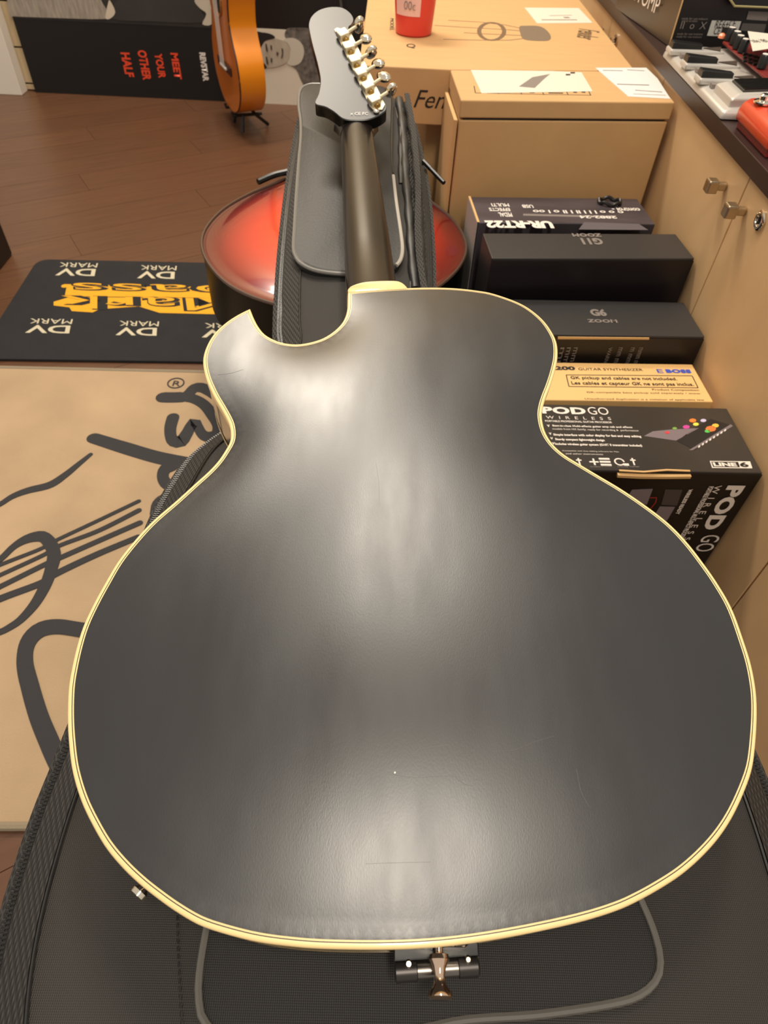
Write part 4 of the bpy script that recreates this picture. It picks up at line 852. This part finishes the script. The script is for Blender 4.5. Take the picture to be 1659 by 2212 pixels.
g = G(); g.rings([[W_(p, h) for p in ins(d)] for d, h in ((.004, -.0583), (0, -.058), (0, -.052))], True, False, False); build('front_binding', g, M_cream, gt, smooth=True)
# scratches on the back
def onback(x, y):
    h = bvh.ray_cast(EYE, ray(x, y)); return h[0] if h[0] else atp(x, y, GP, e3)
M_scr = mat('pale_scratch', (96, 91, 86), .4)
for px, ww in (([(880, 1640), (900, 1622), (930, 1614), (972, 1609)], .0003), ([(972, 1660), (982, 1648), (1010, 1640)], .0003), ([(974, 1662), (980, 1676), (1004, 1694), (1022, 1698)], .00045), ([(845, 1672), (900, 1680), (960, 1676), (1040, 1686)], .0002), ([(1066, 1622), (1110, 1620), (1150, 1604), (1196, 1590)], .00015), ([(470, 810), (500, 806), (526, 798)], .0003), ([(812, 1000), (818, 1040), (820, 1090)], .0002), ([(790, 1866), (850, 1864), (930, 1862)], .0002), ([(1245, 1660), (1255, 1710), (1275, 1745)], .0002)):
    P = resample([onback(p.x, p.y) for p in spl([(x, y, 0) for x, y in px], 5)], .003); g = G(); g.ribbon([p+e3*.00004 for p in P], ww*.75, .00005, e3); build('scratch', g, M_scr, gt)
q = onback(853, 1669); g = G(); g.lathe(q, e3, [(.0006, 0), (.0005, .0002)], 8); build('chip', g, M_print, gt)
# heel cap, heel and neck
hc = [loc2(*p) for p in ((753, 632), (751, 626), (757.6, 619), (782, 611), (814, 608), (855, 607.6), (870.5, 612), (880, 621), (880, 625))]
hc2 = resample(spl(hc, 4), .002)
g = G(); g.rings([[W_(p, -.005) for p in hc2], [W_(p, -.0006) for p in hc2], [W_(p.lerp(sum(hc2, V((0, 0, 0)))/len(hc2), .04), .0004) for p in hc2]]); build('heel_cap', g, M_cream, gt, smooth=True, angle=60)
NB = -.036                                   # height of the neck's back above the rim plane
A0 = loc2(803, 598, NB-.008); B0 = loc2(771, 272, NB-.008); nd = (B0-A0).normalized(); nx = V((nd.y, -nd.x, 0)); NL = (B0-A0).length
def nsec(t, w_, dp, top):                    # D section: rounded back, flat below
    c = A0+nd*(NL*t); P = []
    for k in range(17):
        a = math.pi*k/16; P.append(W_(c+nx*(math.cos(a)*w_/2), top-dp+dp*math.sin(a)**.85))
    return P
g = G(); rs = []
for t_, w_, dp, top in ((-.36, .056, .046, -.004), (-.36, .056, .046, -.004), (-.22, .056, .044, -.008), (-.20, .056, .034, -.018), (-.17, .0555, .026, -.030), (-.13, .0555, .024, NB), (.2, .0535, .0225, NB), (.4, .051, .022, NB), (.6, .0485, .0215, NB), (.8, .046, .021, NB), (.93, .0445, .021, NB), (1.0, .044, .022, NB), (1.05, .046, .024, NB+.001)): rs.append(nsec(t_, w_, dp, top))
g.rings(rs[1:]); build('neck', g, M_neck, gt, smooth=True, angle=60)
g = G(); c = lambda t_, x, h: W_(A0+nd*(NL*t_)+nx*x, h)
g.rings([[c(-.1, -.0285, NB-.022), c(-.1, .0285, NB-.022), c(-.1, .0285, NB-.029), c(-.1, -.0285, NB-.029)], [c(1.02, -.022, NB-.019), c(1.02, .022, NB-.019), c(1.02, .022, NB-.026), c(1.02, -.022, NB-.026)]]); build('fingerboard', g, M_fb, gt, bevel=.001)
for k in range(6): g = G(); f_ = (k-2.5)/5; g.tube([c(-.1, f_*.048, NB-.032), c(1.03, f_*.036, NB-.028)], .0006, 5); build('string', g, M_nickel, gt)
# headstock, tilted up from the neck line
HT = rad(14); h2w = (e2*math.cos(HT)+e3*math.sin(HT)); h3w = (e3*math.cos(HT)-e2*math.sin(HT)); HB = W_(B0, NB+.003)
def hp_(x, y, off=0.): return atp(x, y, HB+h3w*off, h3w)
ho = [(681, 224), (688, 205), (692, 186), (692, 166), (685, 133), (676, 100), (669, 69), (667, 52), (672, 36), (687, 22), (710, 14.5), (736, 15), (754, 25), (763, 39), (759, 51), (752, 60), (762, 84), (780, 120), (800, 160), (820, 198), (835, 232), (826, 245), (806, 255), (790, 259), (766, 260), (742, 257), (722, 242), (703, 231)]
HO = resample([hp_(p.x, p.y) for p in spl([(x, y, 0) for x, y in ho], 5, True)], .0025, True)
g = G(); g.rings([[p-h3w*.0165 for p in HO], [p-h3w*.0008 for p in HO], [p.lerp(sum(HO, V((0, 0, 0)))/len(HO), .012) for p in HO]]); hs = build('headstock', g, [M_hs], gt, smooth=True, angle=8)
M_gs = mat('headstock_side', (10, 9, 9), .2)
g = G(); g.rings([[p-h3w*.0166 for p in HO], [p-h3w*.0012 for p in HO]], True, False, False); so_ = build('headstock_edge', g, M_gs, gt, smooth=True)
# volute joining neck and headstock
g = G(); g.rings([nsec(.985, .045, .022, NB+.0005), nsec(1.03, .052, .026, NB+.002), nsec(1.06, .062, .026, NB+.002)]); build('volute', g, M_neck, gt, smooth=True)
a = hp_(757, 249, .0002); b = hp_(795, 249, .0002); c_ = hp_(757, 242, .0002); text(gt, 'x CE FC', a, (b-a), (c_-a), (b-a).length, (c_-a).length*.85, M_print, bold=.0, N=h3w)
# row of six tuners on one long plate
hu = (hp_(835, 225)-hp_(757, 58)).normalized(); hv = h3w.cross(hu).normalized()
if hv.x < 0: hv = -hv
M_tun = mat('warm_nickel_satin', (216, 204, 176), .42, .6); M_tb = mat('warm_chrome', (240, 228, 206), .1, 1)
g = G(); pl_ = [hp_(722, 66), hp_(728, 62), hp_(757, 70), hp_(832, 228), hp_(826, 239), hp_(806, 239), hp_(798, 230)]; g.prism(pl_, h3w*.0018); build('tuner_plate', g, M_tun, gt, bevel=.0006)
for (x, y), (bx, by), rr in zip(((740, 68), (752.6, 95), (765.6, 124), (778.6, 152), (794, 181), (808, 210.5)), ((775.7, 53.5), (789.5, 84), (802, 113), (817, 138), (829, 166), (844.5, 195)), (.2, 1.2, .5, 1.1, 1.3, .4)):
    c = hp_(x, y, .009); sd = (hp_(bx, by, .002)-hp_(x+8, y-3, .002)); sd = (sd-h3w*sd.dot(h3w)).normalized(); sv = h3w.cross(sd).normalized()
    if sv.y > 0: sv = -sv
    g = G(); g.box(c-h3w*.0075-sd*.0078-sv*.0068, sd*.0156, sv*.0136, h3w*.008); hs_ = build('tuner_housing', g, M_tun, gt, bevel=.0015)
    g = G(); g.lathe(c-h3w*.007+sv*.0065, sv, [(.004, 0), (.004, .004), (.002, .005)], 12); build('tuner_bushing', g, mat('brass_tone', (170, 140, 80), .3, .9) if 'brass_tone' not in bpy.data.materials else bpy.data.materials['brass_tone'], hs_, smooth=True)
    bc = hp_(bx, by, .002); s0 = c-h3w*.004+sd*.008
    g = G(); g.tube([s0, bc], .0024, 10); build('tuner_shaft', g, M_tun, hs_, smooth=True)
    g = G(); rs = []; up_ = (h3w*math.cos(rr)+sv*math.sin(rr)); sx_ = sd.cross(up_)
    for i in range(9):
        ph_ = math.pi*i/8; rs.append([bc+up_*(-math.cos(ph_)*.0130)+(sd*(.0088*math.cos(k*.524))+sx_*(.0065*math.sin(k*.524)+.0))*max(.02, math.sin(ph_)) for k in range(12)])
    g.rings(rs); build('tuner_button', g, M_tb, hs_, smooth=True)
g = G(); o = hp_(813, 241, .001); g.lathe(o, h3w, [(.004, 0), (.004, .0015), (.002, .0025)], 12); build('plate_screw', g, M_tb, gt, smooth=True)
# strap button, its washer and the tailpiece bracket at the tail
zc = .432
def tl(x, y, z=zc): return at(x, y, z)
sy = tl(948, 2066); 
g = G(); g.lathe((tl(948, 2060).x, sy.y+.006, zc), (0, -1, 0), [(.0022, 0), (.0022, .004), (.0050, .0052), (.0055, .0075), (.0036, .0105), (.0027, .0145), (.0035, .0185), (.0062, .0215), (.0066, .0235), (.005, .0245)], 24); build('strap_button', g, mat('rose_chrome', (235, 205, 180), .1, 1), gt, smooth=True)
g = G(); wc = V((tl(945, 2055).x, tl(945, 2055).y, zc-.001)); g.lathe((wc.x, wc.y+.010, zc), (0, -1, 0), [(.0165, 0), (.0165, .0075), (.015, .0085)], 36); build('tail_washer', g, M_chrome, gt, smooth=True)
ax0 = at(853, 2100, zc-.012); ax1 = at(1034, 2087, zc-.012); ad = (ax1-ax0).normalized(); Lg = (ax1-ax0).length
M_gun = mat('gunmetal', (62, 58, 56), .35, .6)
g = G(); g.lathe(ax0, ad, [(.004, 0), (.0052, .0004), (.0052, .0115), (.0045, .012)], 24); hg = build('tailpiece_hinge', g, M_gun, gt, smooth=True)
g = G(); g.lathe(ax0+ad*(Lg-.0115), ad, [(.0045, 0), (.0052, .0004), (.0052, .0105), (.004, .0115)], 24)
build('hinge_cap', g, M_gun, hg, smooth=True)
g = G(); g.lathe(ax0+ad*.011, ad, [(.0044, 0), (.0044, Lg-.022)], 24); build('hinge_pin', g, mat('satin_steel', (120, 114, 108), .28, .9), hg, smooth=True)
g = G(); g.box(ax0+V((-.001, .004, .002)), ad*(Lg+.001), (0, .012, 0), (0, 0, .003)); build('hinge_plate', g, M_black, hg, bevel=.0008)
for f_ in (.155, .86):
    o = ax0+ad*(Lg*f_)+V((0, .0035, .006)); g = G(); g.lathe(o-V((0, 0, .003)), (0, -.3, 1), [(.0019, 0), (.0019, .003), (.0012, .004)], 12); build('screw', g, M_tb, hg, smooth=True)
# second strap pin on the left of the tail
q = at(304, 1926, .44); g = G(); d_ = V((-.55, -.83, 0)).normalized(); g.lathe(q-d_*.016, d_, [(.002, 0), (.002, .012), (.003, .014), (.0048, .016), (.0046, .0185), (.003, .019)], 18); build('strap_pin', g, M_tb, gt, smooth=True)
for o in list(bpy.data.objects):
    if o.get('label') is None and 'label' in o: del o['label']
for o in bpy.data.objects:
    if o.parent or 'category' not in o: continue
    n = o.name.split('.')[0]
    if n == 'cabinet': o['group'] = 'birch cabinets under the worktop'
    if n == 'effects_box' and o.location.z < .1: o['group'] = 'effects boxes in a row by the cabinets'
    if n in ('cardboard_box', 'guitar_carton'): o['group'] = 'kraft cardboard boxes'
    if n == 'banner': o['group'] = 'banners against the back wall'
